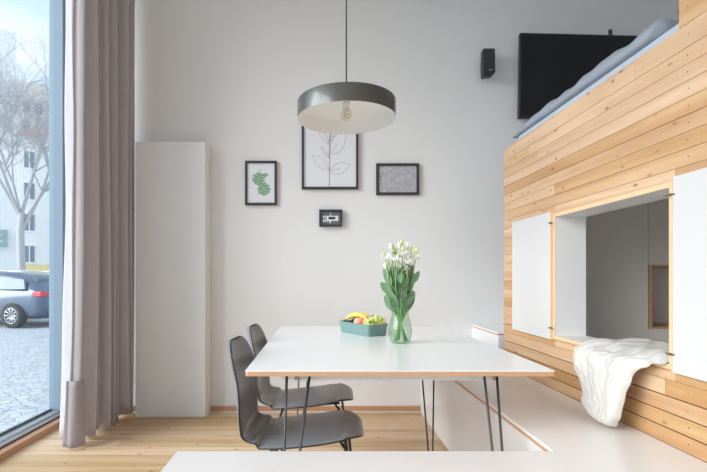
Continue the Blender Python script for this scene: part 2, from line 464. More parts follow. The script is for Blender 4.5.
# tall white cupboard against the wall
c = empty('tall_cabinet', (-1.178, 3.70, 0))
tag(c, 'tall narrow plain white cabinet against the back wall beside the curtain', 'cabinet')
bx('body', -0.282, 0.284, -0.035, 0.078, 0.0, 2.18, M['white'], c, bevel=0.002)
bx('door', -0.282, 0.272, -0.06, -0.037, 0.002, 2.18, M['white'], c, bevel=0.002)

# curtain
def curtain():
    root = empty('curtain', (-1.57, 3.3, 0))
    tag(root, 'floor-length mauve grey linen curtain drawn to the end of the shop window', 'curtain')
    A = Vector((-1.60, 3.02)); B = Vector((-1.55, 3.71))
    nU, nV = 190, 44
    ztop, rows = 3.80, []
    d = (B-A).normalized(); nrm = Vector((d.y, -d.x))      # nrm points into the room (+X)
    for i in range(nV+1):
        t = i/nV; z = ztop*(1-t)+0.028*t
        row = []
        for j in range(nU+1):
            u = j/nU
            ph = u*8.0*2*math.pi
            amp = 0.064+0.016*math.sin(u*17)
            jit = noise.noise(Vector((u*9, z*0.35, 1.7)))*0.022 + noise.noise(Vector((u*30, z*0.5, 4.2)))*0.010
            ph2 = ph+1.1*math.sin(u*13+1)+0.5*math.sin(u*31)+0.12*math.sin(z*1.2+u*5)
            off = amp*math.sin(ph2)+0.25*amp*math.sin(ph2*2+0.6)+jit
            along = 0.018*math.cos(ph2)*1.2
            p = A.lerp(B, u)+nrm*off+d*along
            # lower part swings a little towards the camera and out at the leading edge
            lead = max(0, 1-u*5)
            sw = (max(0, 1.6-z)/1.6)**1.5
            p = p + d*(-0.05*lead*sw) + nrm*(-0.03*lead*sw)
            zz = z + (0.02*math.sin(ph2*0.5)+0.015*math.sin(u*9))*(t**6)
            row.append((p.x+1.57, p.y-3.3, max(zz, 0.012)))
        rows.append(row)
    bm = bmesh.new(); grid(bm, rows)
    o = finish('curtain_panel', bm, M['curtain'], root, smooth=True)
    md = o.modifiers.new('Solidify', 'SOLIDIFY'); md.thickness = 0.0025
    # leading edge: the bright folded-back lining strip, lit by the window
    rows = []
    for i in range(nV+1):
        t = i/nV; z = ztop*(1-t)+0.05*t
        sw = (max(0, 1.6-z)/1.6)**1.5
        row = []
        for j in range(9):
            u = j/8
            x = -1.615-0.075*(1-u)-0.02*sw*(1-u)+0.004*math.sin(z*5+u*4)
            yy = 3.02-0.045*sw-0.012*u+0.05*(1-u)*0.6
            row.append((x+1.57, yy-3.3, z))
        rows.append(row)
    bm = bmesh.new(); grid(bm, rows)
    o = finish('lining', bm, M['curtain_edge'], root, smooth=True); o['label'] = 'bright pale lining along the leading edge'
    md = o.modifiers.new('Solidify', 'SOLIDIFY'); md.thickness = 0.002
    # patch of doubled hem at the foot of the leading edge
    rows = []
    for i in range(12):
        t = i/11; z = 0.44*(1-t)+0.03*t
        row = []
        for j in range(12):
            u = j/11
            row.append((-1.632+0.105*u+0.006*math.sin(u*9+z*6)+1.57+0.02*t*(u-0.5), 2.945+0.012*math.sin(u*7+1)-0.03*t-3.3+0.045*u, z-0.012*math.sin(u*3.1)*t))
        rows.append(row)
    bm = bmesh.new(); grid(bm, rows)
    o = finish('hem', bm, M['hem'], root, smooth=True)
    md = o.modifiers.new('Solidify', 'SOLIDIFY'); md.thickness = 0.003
    bm = bmesh.new(); tube(bm, [(-0.03, -0.35, 3.815), (0.0, 0.42, 3.815)], 0.011, 10)
    finish('curtain_rail', bm, M['alu'], root)
curtain()

# ------------------------------------------------------------------ pendant lamp
def lamp():
    cx, cy, zr = 0.146, 2.55, H+0.874
    root = empty('pendant_lamp', (cx, cy, zr))
    tag(root, 'wide shallow drum pendant lamp, charcoal outside and white inside, hanging over the table', 'lamp')
    Rr, hh = 0.271, 0.096
    bm = bmesh.new()
    lathe(bm, [(Rr, 0), (Rr, hh-0.006), (Rr-0.003, hh-0.001), (Rr-0.01, hh+0.001), (0.03, hh+0.012), (0.0001, hh+0.012)], 96)
    s = finish('lamp_shade', bm, M['shade'], root, smooth=True)
    bm = bmesh.new()
    lathe(bm, [(Rr, 0), (Rr-0.0025, 0.0), (Rr-0.003, hh-0.012), (Rr-0.012, hh-0.006), (0.03, hh-0.002), (0.0001, hh-0.002)], 96)
    s2 = finish('lamp_shade_lining', bm, M['lampwhite'], root, smooth=True); s2['label'] = 'white inside of the shade'
    bm = bmesh.new(); lathe(bm, [(0.0001, 0.03), (0.012, 0.03), (0.024, 0.018), (0.028, 0.004), (0.028, 0.0)], 24, (0, 0, hh+0.010))
    finish('cap', bm, M['black'], root, smooth=True)
    bm = bmesh.new(); tube(bm, [(0, 0, hh+0.035), (0, 0, ZC-zr-0.03)], 0.0036, 8)
    finish('cord', bm, M['black'], root)
    bm = bmesh.new(); lathe(bm, [(0.05, 0), (0.05, 0.025), (0.0001, 0.029)], 24, (0, 0, ZC-zr-0.03))
    finish('ceiling_rose', bm, M['black'], root, smooth=True)
    bm = bmesh.new(); lathe(bm, [(0.0001, 0.0), (0.018, 0.0), (0.018, 0.035), (0.0001, 0.036)], 16, (0, 0, hh-0.040))
    finish('lamp_holder', bm, M['white'], root, smooth=True)
    bm = bmesh.new(); ball(bm, (0, 0, 0.028), 0.032, 3, (1, 1, 1.1))
    tube(bm, [(0, 0, 0.055), (0, 0, 0.062)], 0.013, 12)
    b = finish('bulb', bm, M['bulb'], root, smooth=True)
    bm = bmesh.new()
    tube(bm, [(0.012*math.cos(a*1.2), 0.012*math.sin(a*1.2), 0.012+0.003*a) for a in range(0, 12)], 0.0012, 5)
    f = finish('filament', bm, M['brass'], b)
M['shade'] = plain('charcoal_shade', (0.11, 0.115, 0.11), 0.42, 0.45, var=0.04, **{'Coat Weight': 0.5, 'Coat Roughness': 0.15})
M['lampwhite'] = plain('lamp_white', (0.88, 0.88, 0.86), 0.5, var=0.01)
lamp()

# ------------------------------------------------------------------ pictures (flat print, mount and frame at real depth)
def picture(x0, x1, y0, y1, border, depth, label, print_mat, art=None):
    """pixel corners in the photograph measured on the back wall"""
    k = YB/460.0
    X0, X1 = (x0-320)*k, (x1-320)*k; Z1, Z0 = H+(277-y0)*k, H+(277-y1)*k
    cx, cz = (X0+X1)/2, (Z0+Z1)/2; hw, hh = (X1-X0)/2, (Z1-Z0)/2
    root = empty('picture_frame', (cx, YB-0.001, cz)); tag(root, label, 'picture')
    bm = bmesh.new(); b = border
    box(bm, -hw, hw, -depth, 0, hh-b, hh); box(bm, -hw, hw, -depth, 0, -hh, -hh+b)
    box(bm, -hw, -hw+b, -depth, 0, -hh+b, hh-b); box(bm, hw-b, hw, -depth, 0, -hh+b, hh-b)
    finish('frame', bm, M['frameblk'], root, bevel=0.001)
    bm = bmesh.new(); box(bm, -hw+b, hw-b, -depth*0.55, 0, -hh+b, hh-b)
    p = finish('print', bm, print_mat, root)
    if art: art(root, hw-b, hh-b, -depth*0.55-0.0008)
    return root

def blob(bm, cx, cz, rx, rz, yy, n=8, rot=0.0, mi=0):
    vs = []
    for k in range(n):
        a = 2*math.pi*k/n
        u, v = rx*math.cos(a), rz*math.sin(a)
        vs.append(bm.verts.new((cx+u*math.cos(rot)-v*math.sin(rot), yy, cz+u*math.sin(rot)+v*math.cos(rot))))
    bm.faces.new(vs).material_index = mi

def art_succulent(root, hw, hh, yy):
    bm = bmesh.new(); rr = random.Random(5)
    for (cx, cz, r_) in ((-0.020, 0.035, 0.048), (0.024, -0.050, 0.050)):
        blob(bm, cx, cz, r_*0.9, r_, yy, 14, 0, 1)
        for ring, n in ((0.98, 11), (0.66, 8), (0.34, 5)):
            for k in range(n):
                a = 2*math.pi*(k+rr.random()*0.4)/n
                blob(bm, cx+r_*ring*math.cos(a), cz+r_*ring*math.sin(a), 0.0105, 0.0052, yy-0.0004-0.0002*rr.random(), 8, a+1.2, 0)
    for k in range(5):
        blob(bm, 0.022+0.006*k, 0.075-0.008*abs(k-2), 0.018, 0.004, yy, 8, -0.5+0.25*k, k % 2)
    blob(bm, -0.01, 0.105, 0.012, 0.006, yy, 8, 0.3, 1)
    finish('drawing', bm, [M['leafgreen'], M['palegreen']], root)

def art_branch(root, hw, hh, yy):
    bm = bmesh.new()
    def ln(pts, w=0.0022):
        tube(bm, [(a*hw, yy, b*hh) for a, b in pts], w, 4)
    ln([(-0.02, -0.98), (-0.015, -0.4), (-0.02, 0.1), (-0.01, 0.62)], 0.0028)
    def leaf(bx_, bz, tx, tz, fat):
        dx, dz = tx-bx_, tz-bz
        L1, L2 = [], []
        for i in range(9):
            t = i/8; wv = math.sin(math.pi*t)*fat
            L1.append((bx_+dx*t-dz*wv, bz+dz*t+dx*wv)); L2.append((bx_+dx*t+dz*wv, bz+dz*t-dx*wv))
        ln(L1, 0.0014); ln(L2, 0.0014); ln([(bx_, bz), (bx_+dx*0.5, bz+dz*0.5)], 0.0012)
    leaf(-0.02, -0.55, -0.68, -0.18, 0.16); leaf(-0.02, -0.60, 0.78, -0.42, 0.18)
    leaf(-0.02, -0.25, -0.34, 0.05, 0.12); leaf(-0.02, -0.15, 0.62, 0.42, 0.26)
    leaf(-0.01, 0.12, -0.50, 0.52, 0.14); leaf(-0.01, 0.2, 0.40, 0.72, 0.16)
    leaf(-0.01, 0.45, -0.2, 0.85, 0.15); leaf(0.0, 0.5, 0.14, 0.9, 0.15)
    finish('drawing', bm, M['pencil'], root)

def art_object(root, hw, hh, yy):
    bm = bmesh.new()
    def r_(a, b, c, d, mi): 
        vs = [bm.verts.new((u*hw, yy-(0.0004 if mi else 0), v*hh)) for u, v in ((a, c), (b, c), (b, d), (a, d))]
        bm.faces.new(vs).material_index = mi
    r_(-0.42, 0.78, -0.42, 0.36, 0); r_(-0.22, 0.48, -0.20, 0.20, 1)
    r_(-0.78, -0.52, -0.42, 0.36, 0); r_(-0.72, -0.60, -0.26, 0.10, 1)
    r_(-0.05, 0.02, 0.36, 0.85, 0); r_(-0.80, -0.3, -0.56, -0.46, 0); r_(-0.15, 0.02, -0.72, -0.42, 0)
    finish('drawing', bm, [M['signtext'], M['rubber']], root)
M['darkprint'] = plain('dark_print', (0.13, 0.13, 0.14), 0.3, var=0.2, scale=60)
picture(245.5, 277, 161.6, 205.4, 0.018, 0.028, 'black-framed print of two green succulent rosettes, left-hand picture on the back wall', M['paper'], art_succulent)
picture(301.8, 358, 109, 189.6, 0.018, 0.028, 'largest black-framed picture, a pencil leaf branch drawing behind the pendant lamp', M['paper'], art_branch)
picture(376, 418.5, 164, 195.3, 0.020, 0.026, 'black-framed landscape print of dense grey texture, right-hand picture on the back wall', M['mapprint'])
picture(319.2, 342, 210.2, 226.8, 0.014, 0.040, 'smallest black box frame with a dark motif, hung below the branch drawing', M['darkprint'], art_object)

# ------------------------------------------------------------------ loudspeaker and television on the back wall
k = YB/460.0
k = (YB-0.11)/460.0
sp_ = empty('speaker', ((489-320)*k, YB-0.001, H+(277-62.5)*k)); tag(sp_, 'small black loudspeaker on the back wall left of the television', 'speaker')
bm = bmesh.new(); prism(bm, [(-0.046, 0.112), (0.048, 0.112), (0.050, -0.078), (0.030, -0.102), (-0.042, -0.112), (-0.048, -0.09)], 'Y', -0.115, -0.05)
finish('case', bm, M['black'], sp_, bevel=0.006)
bm = bmesh.new(); box(bm, -0.039, 0.042, -0.1185, -0.1152, -0.066, 0.103); finish('grille', bm, M['rubber'], sp_, bevel=0.002)
bm = bmesh.new(); box(bm, -0.002, 0.022, -0.1192, -0.1186, -0.064, -0.060); finish('badge', bm, M['plate'], sp_)
bm = bmesh.new(); box(bm, -0.03, 0.03, -0.008, 0, -0.05, 0.05); tube(bm, [(0, -0.006, 0), (0, -0.055, 0)], 0.012, 10); finish('bracket', bm, M['black'], sp_)

k = (YB-0.075)/460.0
tv = empty('television', ((596.5-320)*k, YB-0.001, H+(277-76)*k)); tag(tv, 'large black flat television on the back wall above the loft bed', 'television')
Yt = 0.075
bm = bmesh.new(); prism(bm, [(-0.613, 0.349), (0.613, 0.318), (0.613, -0.36), (-0.625, -0.337)], 'Y', -Yt, -Yt+0.035)
finish('casing', bm, M['black'], tv, bevel=0.003)
bm = bmesh.new(); prism(bm, [(-0.600, 0.336), (0.600, 0.306), (0.600, -0.345), (-0.611, -0.322)], 'Y', -Yt-0.0012, -Yt)
finish('screen', bm, M['screen'], tv)
bm = bmesh.new(); box(bm, -0.2, 0.2, -Yt+0.035, 0, -0.15, 0.15); finish('wall_mount', bm, M['black'], tv)
bm = bmesh.new(); tube(bm, [(0.13, -0.05, 0.325), (0.125, -0.05, 0.385)], 0.014, 10); finish('camera_stick', bm, M['black'], tv, bevel=0.002)

# ------------------------------------------------------------------ loft bed box clad in pine
XW = 1.27; Y0, Y1 = -1.2, 3.175; ZS = 0.502; ZR = 1.986
OY0, OY1, OZ0, OZ1 = 1.642, 2.485, 0.776, 1.452      # opening
YP = 1.627                                               # raised panel starts
loft = empty('loft_bed', (XW, 2.0, 0)); tag(loft, 'pine-clad loft bed box with a hatch opening and white shutters, right of the table', 'bed')
def LO(o):      # objects built in world coordinates, parented to the empty
    o.location = Vector(o.location)-loft.location; return o
bm = bmesh.new(); rnd = random.Random(11)
pitch = 0.0585; th = 0.018; spans = []
z = ZS; levels = []
while z < ZR-0.13: levels.append((z, z+pitch)); z += pitch
levels.append((z, ZR))                                   # wide top rail
z = ZR
while z < 3.9: levels.append((z, min(z+0.115, 3.95))); z += 0.115
for (za, zb) in levels:
    ya, yb = Y0, (Y1 if zb <= ZR+0.001 else YP)
    ys = [ya]; t = ya+rnd.uniform(0.8, 4.0)
    while t < yb-0.35: ys.append(t); t += rnd.uniform(2.4, 3.6)
    ys.append(yb)
    for a, b in zip(ys, ys[1:]):
        pieces = [(a, b, za, zb)]
        if zb > OZ0 and za < OZ1:
            pieces = []
            for (p, q) in ((a, min(b, OY0)), (max(a, OY1), b)):
                if q-p > 0.005: pieces.append((p, q, za, zb))
            if a < OY1 and b > OY0:
                p, q = max(a, OY0), min(b, OY1)
                if q-p > 0.005:
                    if za < OZ0-0.004: pieces.append((p, q, za, OZ0))
                    if zb > OZ1+0.004: pieces.append((p, q, OZ1, zb))
        for (p, q, zc, zd) in pieces:
            jit = rnd.uniform(0, 0.0012)
            gapw = 0.0014 if zc == za and rnd.random() < 0.25 else (0.0046 if zc < OZ0 else 0.0018)
            spans.append((XW-jit, XW+th, p+0.0006, q-0.0006, zc, zd-gapw))
boards(bm, spans, None, rnd)
LO(finish('cladding', bm, M['clad'], loft))
bm = bmesh.new()
for (a, b, c, d) in ((Y0, OY0, 0.02, ZR), (OY1, Y1, 0.02, ZR), (OY0, OY1, 0.02, OZ0), (OY0, OY1, OZ1, ZR), (Y0, YP, ZR, 3.95)):
    box(bm, XW+th, XW+th+0.022, a, b, c, d-0.003)
LO(finish('backing_board', bm, M['gap'], loft))
# far end wall of the box (seen as a thin edge), and bed platform
LO(bx('end_panel', XW+th+0.023, XR-0.002, Y1-0.06, Y1, 0.0, 1.86, M['greige'], loft))
LO(bx('bed_base', XW+th+0.023, XR-0.002, Y0, Y1-0.001, 1.862, 1.89, M['greige'], loft))
LO(bx('nook_floor', XW+th+0.023, XR-0.002, Y0, Y1-0.061, 0.46, 0.49, M['liner'], loft))
# hatch liner: plywood-edged white box
t = 0.019; X2 = 1.426
bm = bmesh.new()
xf = XW-0.010
box(bm, xf+0.003, X2, OY0, OY1, OZ1-t, OZ1); box(bm, xf+0.003, X2, OY0, OY1, OZ0, OZ0+t)
box(bm, xf+0.003, X2, OY0, OY0+t, OZ0+t, OZ1-t); box(bm, xf+0.003, X2, OY1-t, OY1, OZ0+t, OZ1-t)
LO(finish('hatch_liner', bm, M['liner'], loft))
bm = bmesh.new()
box(bm, xf, xf+0.003, OY0, OY1, OZ1-t, OZ1); box(bm, xf, xf+0.003, OY0, OY1, OZ0, OZ0+t)
box(bm, xf, xf+0.003, OY0, OY0+t, OZ0+t, OZ1-t); box(bm, xf, xf+0.003, OY1-t, OY1, OZ0+t, OZ1-t)
o = LO(finish('hatch_edge', bm, M['pine'], loft)); o['label'] = 'pale plywood edge around the hatch opening'
# shutters folded back flat against the cladding
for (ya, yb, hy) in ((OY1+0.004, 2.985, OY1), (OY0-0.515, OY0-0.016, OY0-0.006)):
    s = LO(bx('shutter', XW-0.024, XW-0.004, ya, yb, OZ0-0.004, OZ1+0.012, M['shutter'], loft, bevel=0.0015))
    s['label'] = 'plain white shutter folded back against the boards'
    e = bx('shutter_edge', XW-0.0245, XW-0.004, (ya-0.004 if ya > 2 else yb), (ya if ya > 2 else yb+0.004), OZ0-0.004, OZ1+0.012, M['pine'], s)
    e.location = (0, 0, 0)
    for hz in (OZ0+0.06, OZ1-0.05):
        bm = bmesh.new()
        tube(bm, [(XW-0.028, hy, hz-0.004), (XW-0.028, hy, hz+0.004)], 0.007, 10)
        box(bm, XW-0.027, XW-0.0245, hy-0.02, hy+0.02, hz-0.003, hz+0.003)
        finish('hinge', bm, M['brass'], s)
# nails down the stud line
for (za, zb) in levels:
    if zb < 2.2:
        zc = (za+zb)/2
        for yy in (1.585,) if (za > OZ1 or zb < OZ0) else ():
            bm = bmesh.new(); lathe(bm, [(0.0001, 0.0), (0.0028, 0.0), (0.0024, 0.0008), (0.0001, 0.0008)], 8)
            bmesh.ops.rotate(bm, cent=(0, 0, 0), matrix=Matrix.Rotation(R(-90), 3, 'Y'), verts=bm.verts)
            n_ = finish('nail', bm, M['steelnail'], loft); n_.location = Vector((XW-0.0008, yy+rnd.uniform(-.004, .004), zc))-loft.location
# inner closet with a wood-edged niche at the far end of the nook
yc = 3.10
bm = bmesh.new()
NX0, NZ0, NZ1 = 2.035, 0.789, 1.186
box(bm, XW+0.05, NX0-0.003, yc-0.25, yc, 0.491, 1.86)
box(bm, NX0, XR-0.003, yc-0.25, yc, NZ1, 1.86); box(bm, NX0, XR-0.003, yc-0.25, yc, 0.491, NZ0)
box(bm, NX0, XR-0.003, yc-0.02, yc, NZ0, NZ1)
LO(finish('closet_front', bm, M['greige'], loft))
bm = bmesh.new(); yf = yc-0.253
box(bm, NX0, NX0+0.022, yf, yf+0.22, NZ0, NZ1); box(bm, NX0+0.022, XR-0.01, yf, yf+0.22, NZ1-0.012, NZ1); box(bm, NX0+0.022, XR-0.01, yf, yf+0.22, NZ0, NZ0+0.012)
o = LO(finish('niche_edge', bm, M['ply'], loft)); o['label'] = 'brown plywood edge of the niche'

# low cabinet filling the gap between loft and back wall
lc = empty('low_cabinet', (1.25, 3.5, 0)); tag(lc, 'low white cabinet with plywood-edged top in the corner behind the bench', 'cabinet')
bx('body', 0.0, 1.4, -0.275, 0.279, 0.0, 0.701, M['lam'], lc)
bx('cabinet_top', -0.004, 1.4, -0.275, 0.279, 0.7105, 0.721, M['lam'], lc)
bx('top_edge', -0.0042, 1.4, -0.275, 0.279, 0.7015, 0.7103, M['ply'], lc)

# ------------------------------------------------------------------ corner bench (U-shaped seat), white top with plywood edge
XB = 0.82; YF0, YF1 = 0.98, 1.61; XBL = -0.50
be = empty('corner_bench', (XB, 1.3, 0)); tag(be, 'white built-in corner bench running along the pine wall and across the foreground', 'bench')
def BE(o): o.location = Vector(o.location)-be.location; return o
outl = [(XBL, YF0), (XW-0.001, YF0), (XW-0.001, YB-0.002), (XB, YB-0.002), (XB, YF1), (XBL, YF1)]
outl = [(XBL, YF0), (1.2688, YF0), (1.2688, 3.22), (1.2455, 3.22), (1.2455, YB-0.002), (XB, YB-0.002), (XB, YF1), (XBL, YF1)]
bm = bmesh.new(); prism(bm, outl, 'Z', 0.487, 0.500); BE(finish('seat', bm, M['seat_lam'], be))
bm = bmesh.new(); prism(bm, outl, 'Z', 0.4735, 0.4868); BE(finish('seat_edge', bm, M['ply'], be))
ins = 0.004
o2 = [(XBL+ins, YF0+ins), (1.2688, YF0+ins), (1.2688, 3.22), (1.2455, 3.22), (1.2455, YB-0.002), (XB+ins, YB-0.002), (XB+ins, YF1-ins), (XBL+ins, YF1-ins)]
bm = bmesh.new(); prism(bm, o2, 'Z', 0.0, 0.4733); BE(finish('base', bm, M['white'], be))

# ------------------------------------------------------------------ dining table on hairpin legs
TX0, TX1, TY0, TY1 = -0.288, 0.905, 1.765, 3.37
tb = empty('dining_table', (0.31, 2.57, 0)); tag(tb, 'white-topped dining table with plywood edge and dark hairpin legs', 'table')
def TB(o): o.location = Vector(o.location)-tb.location; return o
def rrect(x0, x1, y0, y1, r_, n=5):
    pts = []
    for (cx, cy, a0) in ((x1-r_, y1-r_, 0), (x0+r_, y1-r_, 90), (x0+r_, y0+r_, 180), (x1-r_, y0+r_, 270)):
        for i in range(n+1):
            a = R(a0+90*i/n); pts.append((cx+r_*math.cos(a), cy+r_*math.sin(a)))
    return pts
bm = bmesh.new(); prism(bm, rrect(TX0, TX1, TY0, TY1, 0.012), 'Z', 0.7465, 0.750); TB(finish('tabletop', bm, M['lam'], tb))
bm = bmesh.new(); prism(bm, rrect(TX0, TX1, TY0, TY1, 0.012), 'Z', 0.729, 0.7463); TB(finish('tabletop_edge', bm, M['ply'], tb))
# aprons: two long rails and cross rails, white with rounded lower corners
bm = bmesh.new()
ax0, ax1 = TX0+0.11, TX1-0.205
o_ = [(ax0, 0.728), (ax1, 0.728), (ax1, 0.690), (ax0+0.05, 0.690), (ax0+0.02, 0.698), (ax0+0.003, 0.715)]
bm.free()
for yy in (1.87, 3.26):
    bm = bmesh.new(); prism(bm, o_, 'Y', yy, yy+0.018)
    TB(finish('apron', bm, M['lam'], tb))
for xx in (ax0+0.075, ax1):
    bm = bmesh.new(); box(bm, xx, xx+0.022, 1.862, 3.30, 0.692, 0.7285); TB(finish('cross_rail', bm, M['ply'], tb))
    bm = bmesh.new(); box(bm, xx+0.0225, xx+0.05, 1.866, 1.8695, 0.700, 0.722); TB(finish('bracket', bm, M['alu'], tb))
def hairpin(px, py, sx, sy, sp=0.045):
    """two rods meeting in a U at the foot"""
    bm = bmesh.new()
    fx, fy = px+0.055*sx, py+0.02*sy
    top1 = (px-sp, py+0.02*sy, 0.727); top2 = (px+sp, py-0.02*sy, 0.727)
    if True:
        pts = [top1, (fx-0.012, fy, 0.03), (fx-0.009, fy, 0.012), (fx, fy, 0.006), (fx+0.009, fy, 0.012), (fx+0.012, fy, 0.03), top2]
    tube(bm, pts, 0.0052, 8)
    box(bm, px-0.06, px+0.06, py-0.03, py+0.03, 0.7245, 0.7285)
    return bm
for (px, py, sx, sy, sp) in ((-0.085, 1.822, -1, -1, 0.045), (0.675, 1.822, 1, -1, 0.032), (-0.09, 3.10, -1, 1, 0.045), (0.645, 2.78, 0.45, 0.2, 0.045)):
    TB(finish('leg', hairpin(px, py, sx, sy, sp), M['rod'], tb))

# ------------------------------------------------------------------ chairs: bent plywood shells
def make_chair():
    root = empty('chair', (0, 0, 0))
    prof = [(0.238, 0.424), (0.228, 0.433), (0.20, 0.440), (0.14, 0.441), (0.06, 0.431), (-0.04, 0.419), (-0.13, 0.410), (-0.205, 0.406),
            (-0.255, 0.412), (-0.287, 0.436), (-0.302, 0.49), (-0.310, 0.55), (-0.316, 0.61), (-0.326, 0.675), (-0.342, 0.73), (-0.360, 0.785), (-0.374, 0.818)]
    # smooth the profile by Catmull-Rom
    P = [Vector((a, 0, b)) for a, b in prof]; fine = []
    for i in range(len(P)-1):
        p0, p1, p2, p3 = P[max(i-1, 0)], P[i], P[i+1], P[min(i+2, len(P)-1)]
        for s in range(8):
            t_ = s/8
            fine.append(0.5*((2*p1)+(-p0+p2)*t_+(2*p0-5*p1+4*p2-p3)*t_*t_+(-p0+3*p1-3*p2+p3)*t_**3))
    fine.append(P[-1])
    L = [0]
    for a, b in zip(fine, fine[1:]): L.append(L[-1]+(b-a).length)
    T = L[-1]
    def half(s):     # half width along the shell
        d0, d1 = s, T-s
        base = 0.225
        # waist between seat and back
        base -= 0.032*math.exp(-((s-0.56*T)/(0.13*T))**2)
        base -= 0.02*max(0, (s/T-0.7)/0.3)
        r0, r1 = 0.17, 0.15
        f = 1.0
        if d0 < r0: f = min(f, (1-((r0-d0)/r0)**2.3)**(1/2.3)*0.72+0.28)
        if d1 < r1: f = min(f, (1-((r1-d1)/r1)**2.2)**(1/2.2)*0.68+0.32)
        return base*f
    n = 14; rows = []
    for i, p in enumerate(fine):
        w_ = half(L[i]); row = []
        tt = L[i]/T
        tan = (fine[min(i+1, len(fine)-1)]-fine[max(i-1, 0)]).normalized()
        nrm = Vector((tan.z, 0, -tan.x))
        if nrm.z < 0 and tt < 0.5: nrm = -nrm
        nrm = Vector((-tan.z, 0, tan.x)); nrm = nrm if (nrm.z > 0 or nrm.x > 0) else -nrm
        for j in range(n+1):
            v = -1+2*j/n
            dish = (0.008*min(1, L[i]/0.2)+0.034*(lambda q: q*q*(3-2*q))(min(1, max(0, (tt-0.42)/0.4))))*(v*v)
            q = p+nrm*dish
            row.append((q.x, v*w_, q.z))
        rows.append(row)
    bm = bmesh.new(); grid(bm, rows)
    sh = finish('seat_shell', bm, [M['shell'], M['shell_edge']], root, smooth=True)
    md = sh.modifiers.new('Solidify', 'SOLIDIFY'); md.thickness = 0.011; md.offset = -1; md.material_offset_rim = 1
    sb = sh.modifiers.new('Sub', 'SUBSURF'); sb.levels = 1; sb.render_levels = 1
    # steel frame under the seat, four splayed legs
    bm = bmesh.new()
    for sy in (-1, 1):
        tube(bm, [(0.17, 0.13*sy, 0.418), (-0.16, 0.12*sy, 0.394)], 0.006, 8)
    tube(bm, [(0.10, -0.13, 0.412), (0.10, 0.13, 0.412)], 0.006, 8); tube(bm, [(-0.12, -0.12, 0.394), (-0.12, 0.12, 0.394)], 0.006, 8)
    finish('frame', bm, M['rod'], root)
    for (sx, sy) in ((1, -1), (1, 1), (-1, -1), (-1, 1)):
        bm = bmesh.new()
        x0 = 0.165 if sx > 0 else -0.14
        tube(bm, [(x0-0.02*sx, 0.11*sy, 0.404), (x0, 0.150*sy, 0.390), (x0+0.02*sx, 0.175*sy, 0.34), (x0+0.055*sx, 0.205*sy, 0.0)], [0.006, 0.0075, 0.0075, 0.006], 8)
        finish('leg', bm, M['rod'], root)
    return root
ch = make_chair()
ch.location = (-0.052, 2.085, 0); ch.rotation_euler = (0, 0, R(-2.5))
tag(ch, 'dark grey bent-plywood chair nearest the camera at the left side of the table', 'chair', 'chairs at the left side of the table')
c2 = copy_tree(ch); c2.location = (-0.055, 2.66, 0); c2.rotation_euler = (0, 0, R(-2.5))
tag(c2, 'dark grey bent-plywood chair farther from the camera, partly behind the other chair', 'chair', 'chairs at the left side of the table')

# ------------------------------------------------------------------ things on the table
TZ = 0.7505
# tray
ang = R(121)
tr = empty('fruit_tray', (0.287, 2.745, TZ), ang)      # origin at near bottom corner, local X along the long side, local Y across
tag(tr, 'shallow teal metal tray on the table holding fruit', 'tray')
tl, tw, thh = 0.33, 0.165, 0.072
def tray_bm():
    bm = bmesh.new(); ins, t_ = 0.012, 0.004
    o0 = rrect(ins, tl-ins, -tw+ins, -ins, 0.02); o1 = rrect(0, tl, -tw, 0, 0.022)
    i1 = rrect(t_, tl-t_, -tw+t_, -t_, 0.019); i0 = rrect(ins+t_, tl-ins-t_, -tw+ins+t_, -ins-t_, 0.018)
    rings = [[bm.verts.new((u, v, zz)) for u, v in o] for o, zz in ((o0, 0.0), (o1, thh), (i1, thh), (i0, t_))]
    n = len(o0)
    for a, b in zip(rings, rings[1:]):
        for q in range(n): bm.faces.new((a[q], a[(q+1) % n], b[(q+1) % n], b[q]))
    bm.faces.new(rings[0][::-1]); bm.faces.new(rings[-1])
    return bm
finish('tray_body', tray_bm(), M['teal'], tr)
def T2W(u, v, z):
    return Vector((0.287+u*math.cos(ang)-v*math.sin(ang), 2.745+u*math.sin(ang)+v*math.cos(ang), TZ+z))
def fruit(name, u, v, z, r_, mat, label, cat, group=None, sc=(1, 1, 0.94)):
    p = T2W(u, v, z); root = empty(name, p); tag(root, label, cat, group)
    bm = bmesh.new(); prof = []
    n = 12
    for i in range(n+1):
        a = math.pi*i/n
        rr = r_*math.sin(a)
        zz = -r_*math.cos(a)*sc[2]
        if i > n-3: zz -= r_*0.10*(i-(n-3))/3*2
        prof.append((max(rr, 0.0001), zz))
    lathe(bm, prof, 20); finish('flesh', bm, mat, root, smooth=True)
    bm = bmesh.new(); tube(bm, [(0, 0, r_*0.70), (0.003, 0.001, r_*1.12)], 0.0016, 6); finish('stem', bm, M['banana_tip'], root)
fruit('apple', 0.095, -0.055, 0.078, 0.035, M['apple'], 'red apple in the tray, next to the grapes', 'apple')
fruit('peach', 0.168, -0.055, 0.074, 0.035, M['peach'], 'orange-pink peach in the tray, between apple and banana', 'peach')
fruit('plum', 0.110, -0.120, 0.094, 0.029, M['plum'], 'dull purple-brown plum behind the red apple in the tray', 'plum')
